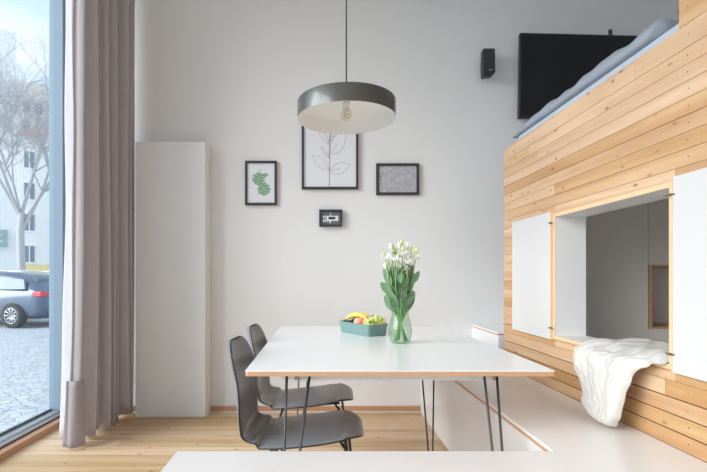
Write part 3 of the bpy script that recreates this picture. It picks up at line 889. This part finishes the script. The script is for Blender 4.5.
def banana(u0, v0, z0, u1, v1, z1, lift, label):
    root = empty('banana', T2W(u0, v0, 0)); tag(root, label, 'banana', 'bananas in the tray')
    a = T2W(u0, v0, z0)-root.location; b = T2W(u1, v1, z1)-root.location
    pts, rads = [], []
    for i in range(13):
        t_ = i/12; p = a.lerp(b, t_); p.z += lift*math.sin(math.pi*t_); pts.append(p)
        rads.append(0.017*min(1, (math.sin(math.pi*min(max(t_, 0.03), 0.97)))**0.45))
    bm = bmesh.new(); tube(bm, pts, rads, 10); finish('peel', bm, M['banana'], root, smooth=True)
    bm = bmesh.new(); d = (pts[0]-pts[1]).normalized(); tube(bm, [pts[0]-d*0.004, pts[0]+d*0.018], [0.007, 0.005], 8); finish('tip', bm, M['banana_tip'], root)
banana(0.318, -0.050, 0.078, 0.135, -0.100, 0.092, 0.030, 'yellow banana lying across the left end of the tray, its tip over the edge')
banana(0.29, -0.095, 0.078, 0.15, -0.145, 0.086, 0.030, 'yellow banana behind the first one, towards the wall side of the tray')
gr = empty('grape_bunch', T2W(0.03, -0.08, 0)); tag(gr, 'bunch of green grapes filling the right end of the tray', 'grapes')
rr = random.Random(21); cnt = 0; placed = []
gsrc = None
tries = 0
while cnt < 70 and tries < 6000:
    tries += 1
    u = rr.uniform(0.018, 0.100); v = rr.uniform(-0.15, -0.015); 
    zmax = 0.108-0.2*abs(v+0.085)-0.3*abs(u-0.045)
    z = rr.uniform(0.062, zmax+0.008)
    if u > 0.056 and v > -0.10: continue
    p = T2W(u, v, z)
    if all((p-q).length > 0.0165 for q in placed):
        placed.append(p)
        if gsrc is None:
            bm = bmesh.new(); ball(bm, (0, 0, 0), 0.0112, 2, (1, 1, 1.1)); gsrc = finish('grape', bm, M['grape'], gr, smooth=True); g_ = gsrc
        else:
            g_ = gsrc.copy(); COL.objects.link(g_)
        g_.location = p-gr.location; cnt += 1
bm = bmesh.new(); p = T2W(0.03, -0.09, 0.08)-gr.location
tube(bm, [p, p+Vector((0.0, 0.0, 0.02)), p+Vector((0.006, 0, 0.042))], 0.0018, 6); tube(bm, [p+Vector((0, 0, .02)), p+Vector((-0.012, 0, 0.034))], 0.0014, 6)
finish('stalk', bm, M['stem'], gr)

# vase
VX, VY = 0.437, 2.51
va = empty('vase', (VX, VY, TZ)); tag(va, 'clear ribbed glass vase on the table with green stems showing inside', 'vase')
bm = bmesh.new()
prof = [(0.0001, 0.0), (0.042, 0.0), (0.052, 0.012), (0.060, 0.045), (0.062, 0.07), (0.056, 0.105), (0.046, 0.14), (0.043, 0.16), (0.047, 0.19), (0.053, 0.212)]
n = 48; rings = []
for rad, z in prof:
    rings.append([bm.verts.new(((rad+(0.0022 if kk % 2 else -0.001)*min(1, rad*20))*math.cos(2*math.pi*kk/n), (rad+(0.0022 if kk % 2 else -0.001)*min(1, rad*20))*math.sin(2*math.pi*kk/n), z)) for kk in range(n)])
for a, b in zip(rings, rings[1:]):
    for kk in range(n):
        f = bm.faces.new((a[kk], a[(kk+1) % n], b[(kk+1) % n], b[kk])); f.smooth = True
finish('vase_glass', bm, M['vase'], va, smooth=True)

# bouquet: each flower stem is its own thing
def leaf_strip(bm, base, d, up, L_, W_, mi, curl=0.25):
    d = d.normalized(); side = d.cross(up).normalized(); nn = side.cross(d).normalized()
    rows = []
    m_ = 7
    for i in range(m_+1):
        t_ = i/m_; w_ = W_*math.sin(math.pi*min(0.97, t_*0.9+0.08))**0.8
        c = base+d*L_*t_-nn*curl*L_*t_*t_
        rows.append([c-side*w_+nn*w_*0.25, c, c+side*w_+nn*w_*0.25])
    grid(bm, rows, mi)
def flower(bm, c, r_, rr, mi=0):
    """cupped lisianthus bloom: three whorls of broad rounded petals, tipped outwards a little"""
    tipd = Vector((rr.uniform(-.7, .7), rr.uniform(-0.9, 0.1), 1.0)).normalized()
    q = Vector((0, 0, 1)).rotation_difference(tipd)
    for whorl, (n_, spread, sc) in enumerate(((6, 1.0, 1.0), (5, 0.72, 0.95), (4, 0.40, 0.85))):
        for k_ in range(n_):
            a = 2*math.pi*(k_+0.5*whorl)/n_+rr.uniform(-.25, .25)
            rows = []
            for i in range(7):
                t_ = i/6
                rad = r_*spread*(math.sin(t_*math.pi*0.55)**0.8)*(1+rr.uniform(-.04, .04))
                hgt = r_*sc*(1.15*t_-0.25*t_*t_)-r_*0.2+(-r_*0.22*max(0, t_-0.75)*4*(1 if whorl == 0 else 0))
                row = []
                for j in range(-3, 4):
                    w_ = 0.62*math.sin(math.pi*min(0.80, 0.15+0.65*t_))
                    aa = a+j/3*w_
                    rj = rad*(1-0.05*abs(j))
                    p = Vector((rj*math.cos(aa), rj*math.sin(aa), hgt-abs(j)*r_*0.045+rr.uniform(-.001, .001)))
                    p.rotate(q); row.append(c+p)
                rows.append(row)
            grid(bm, rows, mi)
rr = random.Random(4)
heads = [(-0.075, 0.0, 0.455, 0), (-0.045, 0.02, 0.50, 1), (-0.010, 0.03, 0.520, 1), (0.030, 0.03, 0.515, 0), (0.062, 0.02, 0.50, 1), (0.080, -0.01, 0.455, 0),
         (-0.035, -0.03, 0.445, 0), (0.005, -0.04, 0.475, 0), (0.040, -0.03, 0.43, 0), (0.015, 0.0, 0.40, 0), (-0.02, 0.05, 0.47, 0), (-0.060, 0.03, 0.41, 1), (0.058, 0.04, 0.43, 1)]
pos = ['at the far left, lowest on that side', 'near the top left', 'at the top middle', 'near the top, right of the middle', 'near the top right', 'at the far right',
       'in front, left of the middle', 'in front at the middle', 'in front, right of the middle', 'low in the middle of the bouquet', 'at the back, left of the middle', 'low at the left edge', 'low at the right edge']
for i, (hx, hy, hz, kind) in enumerate(heads):
    root = empty('flower_stem', (VX, VY, TZ+0.006))
    tag(root, ('white lisianthus flower on a stem ' if kind == 0 else 'pale green budded lisianthus stem ')+pos[i], 'flower', 'flower stems in the vase')
    a = math.atan2(hy, hx)+math.pi
    foot = Vector((0.036*math.cos(a)+rr.uniform(-.008, .008), 0.036*math.sin(a)+rr.uniform(-.008, .008), 0.006))
    neck = Vector((hx*0.42, hy*0.42, 0.165)); top = Vector((hx, hy, hz))
    pts = [foot, foot.lerp(neck, 0.5), neck, neck.lerp(top, 0.5)+Vector((hx*0.08, hy*0.08, 0)), top]
    bm = bmesh.new(); tube(bm, pts, [0.0045, 0.0045, 0.004, 0.003, 0.002], 7); finish('stem', bm, M['stem'], root)
    if kind == 0:
        bm = bmesh.new(); flower(bm, top, 0.033, rr); finish('bloom', bm, M['petal'], root, smooth=True)
        side = Vector((rr.uniform(-.022, .022), rr.uniform(-.02, .02), rr.uniform(.02, .05)))
        bm = bmesh.new(); ball(bm, top+side, 0.0085, 2, (1, 1, 1.9)); tube(bm, [pts[3], pts[3].lerp(top+side, 0.6), top+side], 0.0014, 5)
        finish('bud', bm, M['bud'], root, smooth=True)
    else:
        for q in range(3):
            side = Vector((rr.uniform(-.022, .022), rr.uniform(-.015, .015), rr.uniform(-.02, .03)))
            bm = bmesh.new(); ball(bm, top+side, 0.0095, 2, (1, 1, 2.0)); tube(bm, [pts[3], pts[3].lerp(top+side, 0.6), top+side], 0.0013, 5)
            finish('bud', bm, M['bud'] if q else M['petal'], root, smooth=True)
        
    for q in range(4):
        t_ = rr.uniform(0.0, 0.55)
        base = neck.lerp(top, t_)
        da = rr.uniform(0, 2*math.pi) if q else math.atan2(hy, hx)+rr.uniform(-.5, .5)
        d = Vector((math.cos(da), math.sin(da)*0.8, rr.uniform(1.0, 2.6)))
        bm = bmesh.new(); leaf_strip(bm, base, d, Vector((math.cos(da+0.6)*0.5, -1, 0.2)), rr.uniform(0.075, 0.12), rr.uniform(0.017, 0.026), 0, rr.uniform(-.25, .25))
        finish('leaf', bm, M['leaf'], root, smooth=True)

# ------------------------------------------------------------------ knitted blanket over the hatch sill
def blanket():
    # rows from the nook side over the sill and down the boards: (x, z, ymin, ymax)
    key = [(1.62, 0.70, 1.70, 2.12), (1.50, 0.790, 1.685, 2.10), (1.44, 0.800, 1.675, 2.11), (1.36, 0.805, 1.674, 2.12), (1.285, 0.806, 1.674, 2.145),
           (1.232, 0.785, 1.674, 2.155), (1.205, 0.765, 1.73, 2.175), (1.195, 0.725, 1.76, 2.165), (1.185, 0.68, 1.77, 2.115), (1.175, 0.63, 1.775, 2.04),
           (1.170, 0.585, 1.785, 1.995), (1.168, 0.545, 1.80, 1.965), (1.175, 0.518, 1.82, 1.935)]
    def cat(i, t_, c_):
        a = [key[max(i-1, 0)][c_], key[i][c_], key[min(i+1, len(key)-1)][c_], key[min(i+2, len(key)-1)][c_]]
        return 0.5*(2*a[1]+(-a[0]+a[2])*t_+(2*a[0]-5*a[1]+4*a[2]-a[3])*t_*t_+(-a[0]+3*a[1]-3*a[2]+a[3])*t_**3)
    fine = []
    for i in range(len(key)-1):
        for s in range(8): fine.append([cat(i, s/8, c_) for c_ in range(4)])
    fine.append(list(key[-1]))
    n = 96; top, bot = [], []
    for i, (x, z, a, b) in enumerate(fine):
        t_ = i/(len(fine)-1); rt, rb = [], []
        hang = max(0, min(1, (t_-0.45)/0.2))
        x0_, z0_ = fine[max(i-1, 0)][:2]; x1_, z1_ = fine[min(i+1, len(fine)-1)][:2]
        tn = Vector((x1_-x0_, 0, z1_-z0_)).normalized(); nm = Vector((tn.z, 0, -tn.x))
        if nm.z < 0: nm = -nm
        if hang > 0.3 and nm.x > 0: nm = -nm
        for j in range(n+1):
            u = j/n; yy = a+(b-a)*u
            edge = min(1, math.sin(math.pi*u)*3.2)**0.5 if 0 < u < 1 else 0
            w_ = 0.018*noise.noise(Vector((yy*7, t_*4, 0)))+0.010*noise.noise(Vector((yy*16, t_*9, 3)))
            fold = 0.006*math.sin(yy*38+t_*5)*hang*(1-hang*0.5)
            thick = (0.020+0.012*hang)*edge*(1-0.65*max(0, (t_-0.93)/0.07))
            cc = u*8+0.25*math.sin(t_*9)
            rope = abs(math.sin(math.pi*cc))**0.7*(0.75+0.25*math.sin(t_*70+(3 if int(cc) % 2 else 0)+4*(cc-int(cc))))
            thick += 0.006*rope*edge
            wob = 0.010*noise.noise(Vector((u*3, t_*12, 7)))
            p = Vector((x, yy+wob, z))
            q = p+nm*(thick+(w_+fold)*edge)
            if not hang: q.z = max(q.z, 0.793 if x < 1.46 else 0.5)
            pb = p-nm*0.010*edge
            if hang: pb.x = min(pb.x, 1.245-0.0); q.x = min(q.x, 1.238)
            else: pb.z = max(pb.z, 0.7915) if x < 1.46 else pb.z
            q.z = max(q.z, 0.506); pb.z = max(pb.z, 0.504)
            rt.append(tuple(q)); rb.append(tuple(pb))
        top.append(rt); bot.append(rb)
    bm = bmesh.new()
    uvf = lambda i, j: (i/14.0, j/18.0)
    A = grid(bm, top, uv=uvf); B = grid(bm, bot, uv=uvf)
    nr = len(top)
    for i in range(nr-1):
        bm.faces.new((A[i][0], A[i+1][0], B[i+1][0], B[i][0])).smooth = True
        bm.faces.new((A[i][n], B[i][n], B[i+1][n], A[i+1][n])).smooth = True
    for j in range(n):
        bm.faces.new((A[0][j], B[0][j], B[0][j+1], A[0][j+1])).smooth = True
        bm.faces.new((A[-1][j], A[-1][j+1], B[-1][j+1], B[-1][j])).smooth = True
    o = finish('blanket', bm, M['knit'], smooth=True)
    md = o.modifiers.new('Sub', 'SUBSURF'); md.levels = 1; md.render_levels = 1
    tag(o, 'cream cable-knit blanket draped over the hatch sill and hanging to the bench', 'blanket')
blanket()

# ------------------------------------------------------------------ bedding on the loft
def pillowy(name, x0, x1, y0, y1, z0, z1, mat, seed, amp=0.012, nx=24, ny=50, r_=0.05):
    bm = bmesh.new()
    rows_t = []
    for i in range(ny+1):
        v = i/ny; row = []
        for j in range(nx+1):
            u = j/nx
            x = x0+(x1-x0)*u; y = y0+(y1-y0)*v
            d = min(x-x0, x1-x, y-y0, y1-y)
            f = 1-(1-min(1, d/r_))**2
            z = z0+(z1-z0)*math.sqrt(max(f, 0))+amp*noise.noise(Vector((x*5, y*7, seed)))*min(1, d/r_*2)
            row.append((x, y, z))
        rows_t.append(row)
    V = grid(bm, rows_t)
    Bt = grid(bm, [[(p[0], p[1], z0) for p in row] for row in rows_t])
    # skirt
    bmesh.ops.remove_doubles(bm, verts=bm.verts, dist=0.0004)
    return finish(name, bm, mat, smooth=True)
m_ = bx('mattress', 1.315, 2.75, 0.4, 3.08, 1.891, 2.055, M['sheet'], bevel=0.03, seg=4)
tag(m_, 'mattress with pale blue sheet on the loft bed behind the pine rail', 'mattress')
d_ = pillowy('duvet', 1.305, 2.70, 1.82, 3.125, 2.0555, 2.145, M['duvet'], 2, 0.034, r_=0.035)
tag(d_, 'rumpled grey-blue duvet spread over the loft mattress', 'duvet')
bm = bmesh.new(); ball(bm, (0, 0, 0), 0.5, 4, (0.40, 0.26, 0.10))
for v in bm.verts: v.co *= 1.0+0.05*noise.noise(v.co*4)
p_ = finish('pillow', bm, M['pillow'], smooth=True, loc=(1.53, 1.68, 2.107)); tag(p_, 'dark grey pillow at the near end of the loft bed', 'pillow')

# ------------------------------------------------------------------ outdoors
struct(bx('street_ground', -90, XL-0.135, -40, 90, -0.30, -0.12, M['cobble']))
def building(name, x0, x1, y0, y1, h, mat, label, wins, rz=R(33.4)):
    root = empty(name, (x0, y0, -0.12), rz); tag(root, label, 'building', None)
    bx('wall', 0, x1-x0, 0, y1-y0, 0, h, mat, root)
    for (a, b, c, d, col) in wins:      # on the front face (towards -Y): x range, z range
        f = bx('window', a, b, -0.06, 0.0, c, d, M['farglass'], root)
        bm = bmesh.new()
        box(bm, a-0.08, b+0.08, -0.10, 0.0, d, d+0.1); box(bm, a-0.08, b+0.08, -0.12, 0.0, c-0.12, c); box(bm, (a+b)/2-0.04, (a+b)/2+0.04, -0.09, -0.06, c, d)
        finish('window_surround', bm, M['plaster'], f)
    return root
# near white block (right corner at pixel x=17)
b1 = building('apartment_building', -29.44, -13.94, 16.47, 31, 14.5, M['plaster'], 'bright white apartment block at the left edge of the window view', 
     [(15.5-2.1-3.0*i, 15.5-1.0-3.0*i, 1.2+3.1*j+2.6, 2.9+3.1*j+2.6, 0) for i in range(2) for j in range(4)])
bm = bmesh.new(); box(bm, 15.5-3.6, 15.5-0.4, -0.22, 0.0, 2.85, 3.75); o = finish('shop_sign', bm, M['sign'], b1)
bm = bmesh.new()
for i, wv in enumerate((0.35, 0.2, 0.3, 0.28, 0.12, 0.3)):
    x = 15.5-3.4+0.5*i; box(bm, x, x+wv, -0.25, -0.22, 3.1, 3.16); box(bm, x, x+0.06, -0.25, -0.22, 3.16, 3.5); box(bm, x, x+wv*0.8, -0.25, -0.22, 3.44, 3.5)
finish('sign_marks', bm, M['signtext'], o)
bx('shop_door', 15.5-3.2, 15.5-1.6, -0.05, 0.0, 0, 2.4, M['farglass'], b1)
b2 = building('apartment_building', -38.3, -32.3, 55.7, 62, 25.5, M['plaster2'], 'cream apartment block rising behind the white one', [(2.0+1.3*i, 2.7+1.3*i, 11.2+2.6*j, 12.6+2.6*j, 0) for i in range(3) for j in range(5)])
b3 = building('apartment_building', -27.6, -11.3, 42, 50, 14.2, M['plaster3'], 'pale house with a red tiled roof behind the bare tree', [(0.5+2.0*i, 1.3+2.0*i, 2.6+2.9*j, 4.1+2.9*j, 0) for i in range(6) for j in range(4)])
bm = bmesh.new(); prism(bm, [(-0.3, 14.2), (4.0, 16.4), (8.3, 14.2)], 'X', -0.4, 16.5)
for v in bm.verts:
    if v.co.z > 15.5 and v.co.x < 0: v.co.x += 2.2
finish('roof', bm, M['tiles'], b3)
o = bx('plinth_wall', 0.0, 16.3, -0.05, 0.0, 0, 2.4, M['yellow'], b3); o['label'] = 'yellow ground floor wall'

# bare tree
def tree(loc):
    root = empty('bare_tree', loc); tag(root, 'leafless street tree with grey trunk behind the parked car', 'tree')
    rr = random.Random(12)
    bm = bmesh.new(); tube(bm, [(0, 0, -0.1), (0.02, 0, 1.5), (-0.02, 0, 3.0), (0.02, 0.0, 3.7)], [0.17, 0.14, 0.13, 0.12], 10); finish('trunk', bm, M['bark'], root)
    bm = bmesh.new()
    def grow(p, d, L_, r_, lev):
        pts = [p]; q = p.copy(); dd = d.copy()
        seg = 5
        for s in range(seg):
            dd = (dd+Vector((rr.uniform(-.12, .12), rr.uniform(-.12, .12), 0.06 if lev < 2 else rr.uniform(-.08, .08)))).normalized()
            q = q+dd*L_/seg; pts.append(q)
        tube(bm, pts, [r_*(1-0.55*i/seg) for i in range(seg+1)], 5 if lev < 2 else 4, cap=False)
        if lev < 4:
            for i in range(2, seg+1):
                nn = 2 if lev < 3 else 1
                for _ in range(nn):
                    a = rr.uniform(0, 2*math.pi); side = dd.orthogonal().normalized(); side.rotate(Matrix.Rotation(a, 3, dd))
                    grow(pts[i], (dd*0.8+side*rr.uniform(0.5, 0.95)).normalized(), L_*rr.uniform(0.42, 0.66), r_*0.42, lev+1)
    for k_ in range(6):
        a = k_*math.pi/3+0.3
        grow(Vector((0.02, 0, 3.0+0.13*k_)), Vector((math.cos(a)*0.5, math.sin(a)*0.45, 1.0)).normalized(), 4.2, 0.07, 0)
    finish('branches', bm, M['bark'], root)
tree((-299/460*17.5, 17.5, -0.12))

# parked car
def car():
    root = empty('parked_car', (-8.51, 12.21, -0.12), R(165)); root.scale = (1, 1, 0.92); tag(root, 'dark blue estate car parked on the cobbles outside the window', 'car')
    # local +X is forward; stations along the body
    st = [(-2.22, 0.42, 0.70, 0.86, 0.70), (-2.16, 0.34, 0.86, 1.00, 0.74), (-2.02, 0.24, 1.02, 1.06, 0.80), (-1.75, 0.20, 0.98, 1.32, 0.80), (-1.30, 0.20, 0.95, 1.44, 0.84), (-0.6, 0.20, 0.94, 1.50, 0.86),
          (0.1, 0.20, 0.93, 1.49, 0.86), (0.55, 0.20, 0.92, 1.36, 0.85), (0.98, 0.20, 0.92, 1.02, 0.84), (1.5, 0.20, 0.86, 0.93, 0.82), (2.0, 0.24, 0.74, 0.82, 0.76), (2.2, 0.36, 0.60, 0.66, 0.66)]
    rows = []
    for (x, zb, zs, zt, w_) in st:
        wr = w_*0.74 if zt-zs > 0.2 else w_*0.85
        rows.append([(x, -w_*0.9, zb), (x, -w_, zb+0.18), (x, -w_, zs-0.05), (x, -w_*0.97, zs), (x, -wr, zt-0.06), (x, -wr*0.75, zt), (x, 0, zt+0.015),
                     (x, wr*0.75, zt), (x, wr, zt-0.06), (x, w_*0.97, zs), (x, w_, zs-0.05), (x, w_, zb+0.18), (x, w_*0.9, zb), (x, 0, zb)])
    rows = [r_+[r_[0]] for r_ in rows]
    bm = bmesh.new(); V = grid(bm, rows)
    bmesh.ops.remove_doubles(bm, verts=bm.verts, dist=0.0005)
    bmesh.ops.holes_fill(bm, edges=bm.edges)
    o = finish('body', bm, M['carpaint'], root, smooth=True)
    md = o.modifiers.new('Sub', 'SUBSURF'); md.levels = 2; md.render_levels = 2
    for sy in (-1, 1):
        bm = bmesh.new()
        yb, yt = 0.835*sy, 0.665*sy
        P_ = [(-1.75, 1.02), (-1.62, 1.27), (-0.1, 1.40), (0.40, 1.30), (0.86, 0.99)]
        def on(x, z): return (x, (yb+(yt-yb)*(z-0.97)/0.43)+0.014*sy, z)
        A_ = [bm.verts.new(on(*p)) for p in P_]; B_ = [bm.verts.new((a.co.x, a.co.y-0.06*sy, a.co.z)) for a in A_]
        bm.faces.new(A_); bm.faces.new(B_)
        for i in range(len(A_)): bm.faces.new((A_[i], A_[(i+1) % 5], B_[(i+1) % 5], B_[i]))
        finish('side_window', bm, M['carglass'], root)
        bm = bmesh.new(); tube(bm, [(-1.7, 0.62*sy, 1.44), (-1.2, 0.60*sy, 1.49), (0.0, 0.60*sy, 1.53)], 0.018, 6); finish('roof_rail', bm, M['alloy'], root)
        bx('tail_lamp', -2.20, -1.93, 0.50*sy if sy > 0 else -0.80, 0.80 if sy > 0 else -0.50, 0.83, 0.96, M['tail'], root, bevel=0.02)
    bm = bmesh.new(); prism(bm, [(-1.80, 1.04), (-1.74, 1.29), (-1.62, 1.38), (-1.60, 1.34), (-1.7, 1.04)], 'Y', -0.56, 0.56)
    for v in bm.verts: v.co.x -= 0.10
    finish('rear_window', bm, M['carglass'], root)
    bx('number_plate', -2.26, -2.20, -0.26, 0.26, 0.62, 0.73, M['plate'], root)
    for wx in (-1.38, 1.35):
        for sy in (-1, 1):
            w_ = empty('wheel', (0, 0, 0)); w_.parent = root; w_.location = (wx, 0.78*sy, 0.325)
            bm = bmesh.new(); lathe(bm, [(0.21, -0.10), (0.29, -0.11), (0.325, -0.08), (0.325, 0.08), (0.29, 0.11), (0.21, 0.10)], 32)
            bmesh.ops.rotate(bm, cent=(0, 0, 0), matrix=Matrix.Rotation(R(90), 3, 'X'), verts=bm.verts)
            finish('tyre', bm, M['tyre'], w_, smooth=True)
            bm = bmesh.new()
            lathe(bm, [(0.19, -0.09), (0.225, -0.095), (0.225, 0.095), (0.19, 0.09)], 32)
            lathe(bm, [(0.0001, -0.07), (0.05, -0.07), (0.05, 0.07), (0.0001, 0.07)], 16)
            bmesh.ops.rotate(bm, cent=(0, 0, 0), matrix=Matrix.Rotation(R(90), 3, 'X'), verts=bm.verts)
            for q in range(10):
                a = 2*math.pi*q/10; c_, s_ = math.cos(a), math.sin(a)
                tube(bm, [(0.03*c_, 0.075*sy, 0.03*s_), (0.205*c_, 0.085*sy, 0.205*s_)], 0.018, 5)
            finish('rim', bm, M['alloy'], w_)
car()

# ------------------------------------------------------------------ light
wd = bpy.data.worlds.new('World'); scene.world = wd; wd.use_nodes = True
nt = wd.node_tree; nt.nodes.clear(); L = nt.links
out = nt.nodes.new('ShaderNodeOutputWorld'); bg = nt.nodes.new('ShaderNodeBackground')
tc = nt.nodes.new('ShaderNodeTexCoord'); sx = nt.nodes.new('ShaderNodeSeparateXYZ'); rp = nt.nodes.new('ShaderNodeValToRGB')
L.new(tc.outputs['Generated'], sx.inputs[0]); L.new(sx.outputs['Z'], rp.inputs[0])
rp.color_ramp.elements[0].position = 0.0; rp.color_ramp.elements[0].color = (0.86, 0.93, 1.0, 1)
rp.color_ramp.elements[1].position = 0.55; rp.color_ramp.elements[1].color = (0.52, 0.73, 1.0, 1)
cl = nt.nodes.new('ShaderNodeTexNoise'); cl.inputs['Scale'].default_value = 2.2; cl.inputs['Detail'].default_value = 6
mpc = nt.nodes.new('ShaderNodeMapping'); mpc.inputs['Scale'].default_value = (1, 1, 3)
L.new(tc.outputs['Generated'], mpc.inputs[0]); L.new(mpc.outputs[0], cl.inputs['Vector'])
cr = nt.nodes.new('ShaderNodeValToRGB'); cr.color_ramp.elements[0].position = 0.45; cr.color_ramp.elements[1].position = 0.75
L.new(cl.outputs['Fac'], cr.inputs[0])
mx = nt.nodes.new('ShaderNodeMixRGB'); mx.inputs[2].default_value = (1.0, 1.0, 1.0, 1)
L.new(cr.outputs[0], mx.inputs[0]); L.new(rp.outputs[0], mx.inputs[1])
L.new(mx.outputs[0], bg.inputs[0]); bg.inputs[1].default_value = 0.82
L.new(bg.outputs[0], out.inputs[0])

def sun(name, d, e, angle, col):
    l = bpy.data.lights.new(name, 'SUN'); l.energy = e; l.angle = R(angle); l.color = col
    o = bpy.data.objects.new(name, l); COL.objects.link(o)
    o.rotation_euler = Vector(d).normalized().to_track_quat('-Z', 'Y').to_euler()
    return o
sun('sun', (0.86, 0.40, -0.45), 3.05, 50, (0.99, 0.99, 0.985))

cam = bpy.data.cameras.new('camera'); co = bpy.data.objects.new('camera', cam); COL.objects.link(co)
co.location = (0, 0, H); co.rotation_euler = (R(90), 0, 0)
cam.sensor_width = 36.0; cam.lens = 460/707*36.0
cam.shift_x = (353.5-320)/707; cam.shift_y = (277-236)/707
cam.clip_start = 0.02; cam.clip_end = 300
scene.camera = co

scene.view_settings.view_transform = 'Standard'; scene.view_settings.look = 'None'
scene.view_settings.gamma = 1; scene.view_settings.use_curve_mapping = False
scene.view_settings.exposure = 0.78
scene.cycles.use_denoising = True
scene.cycles.max_bounces = 12; scene.cycles.diffuse_bounces = 6; scene.cycles.glossy_bounces = 4
scene.cycles.transparent_max_bounces = 16
scene.cycles.sample_clamp_indirect = 6.0
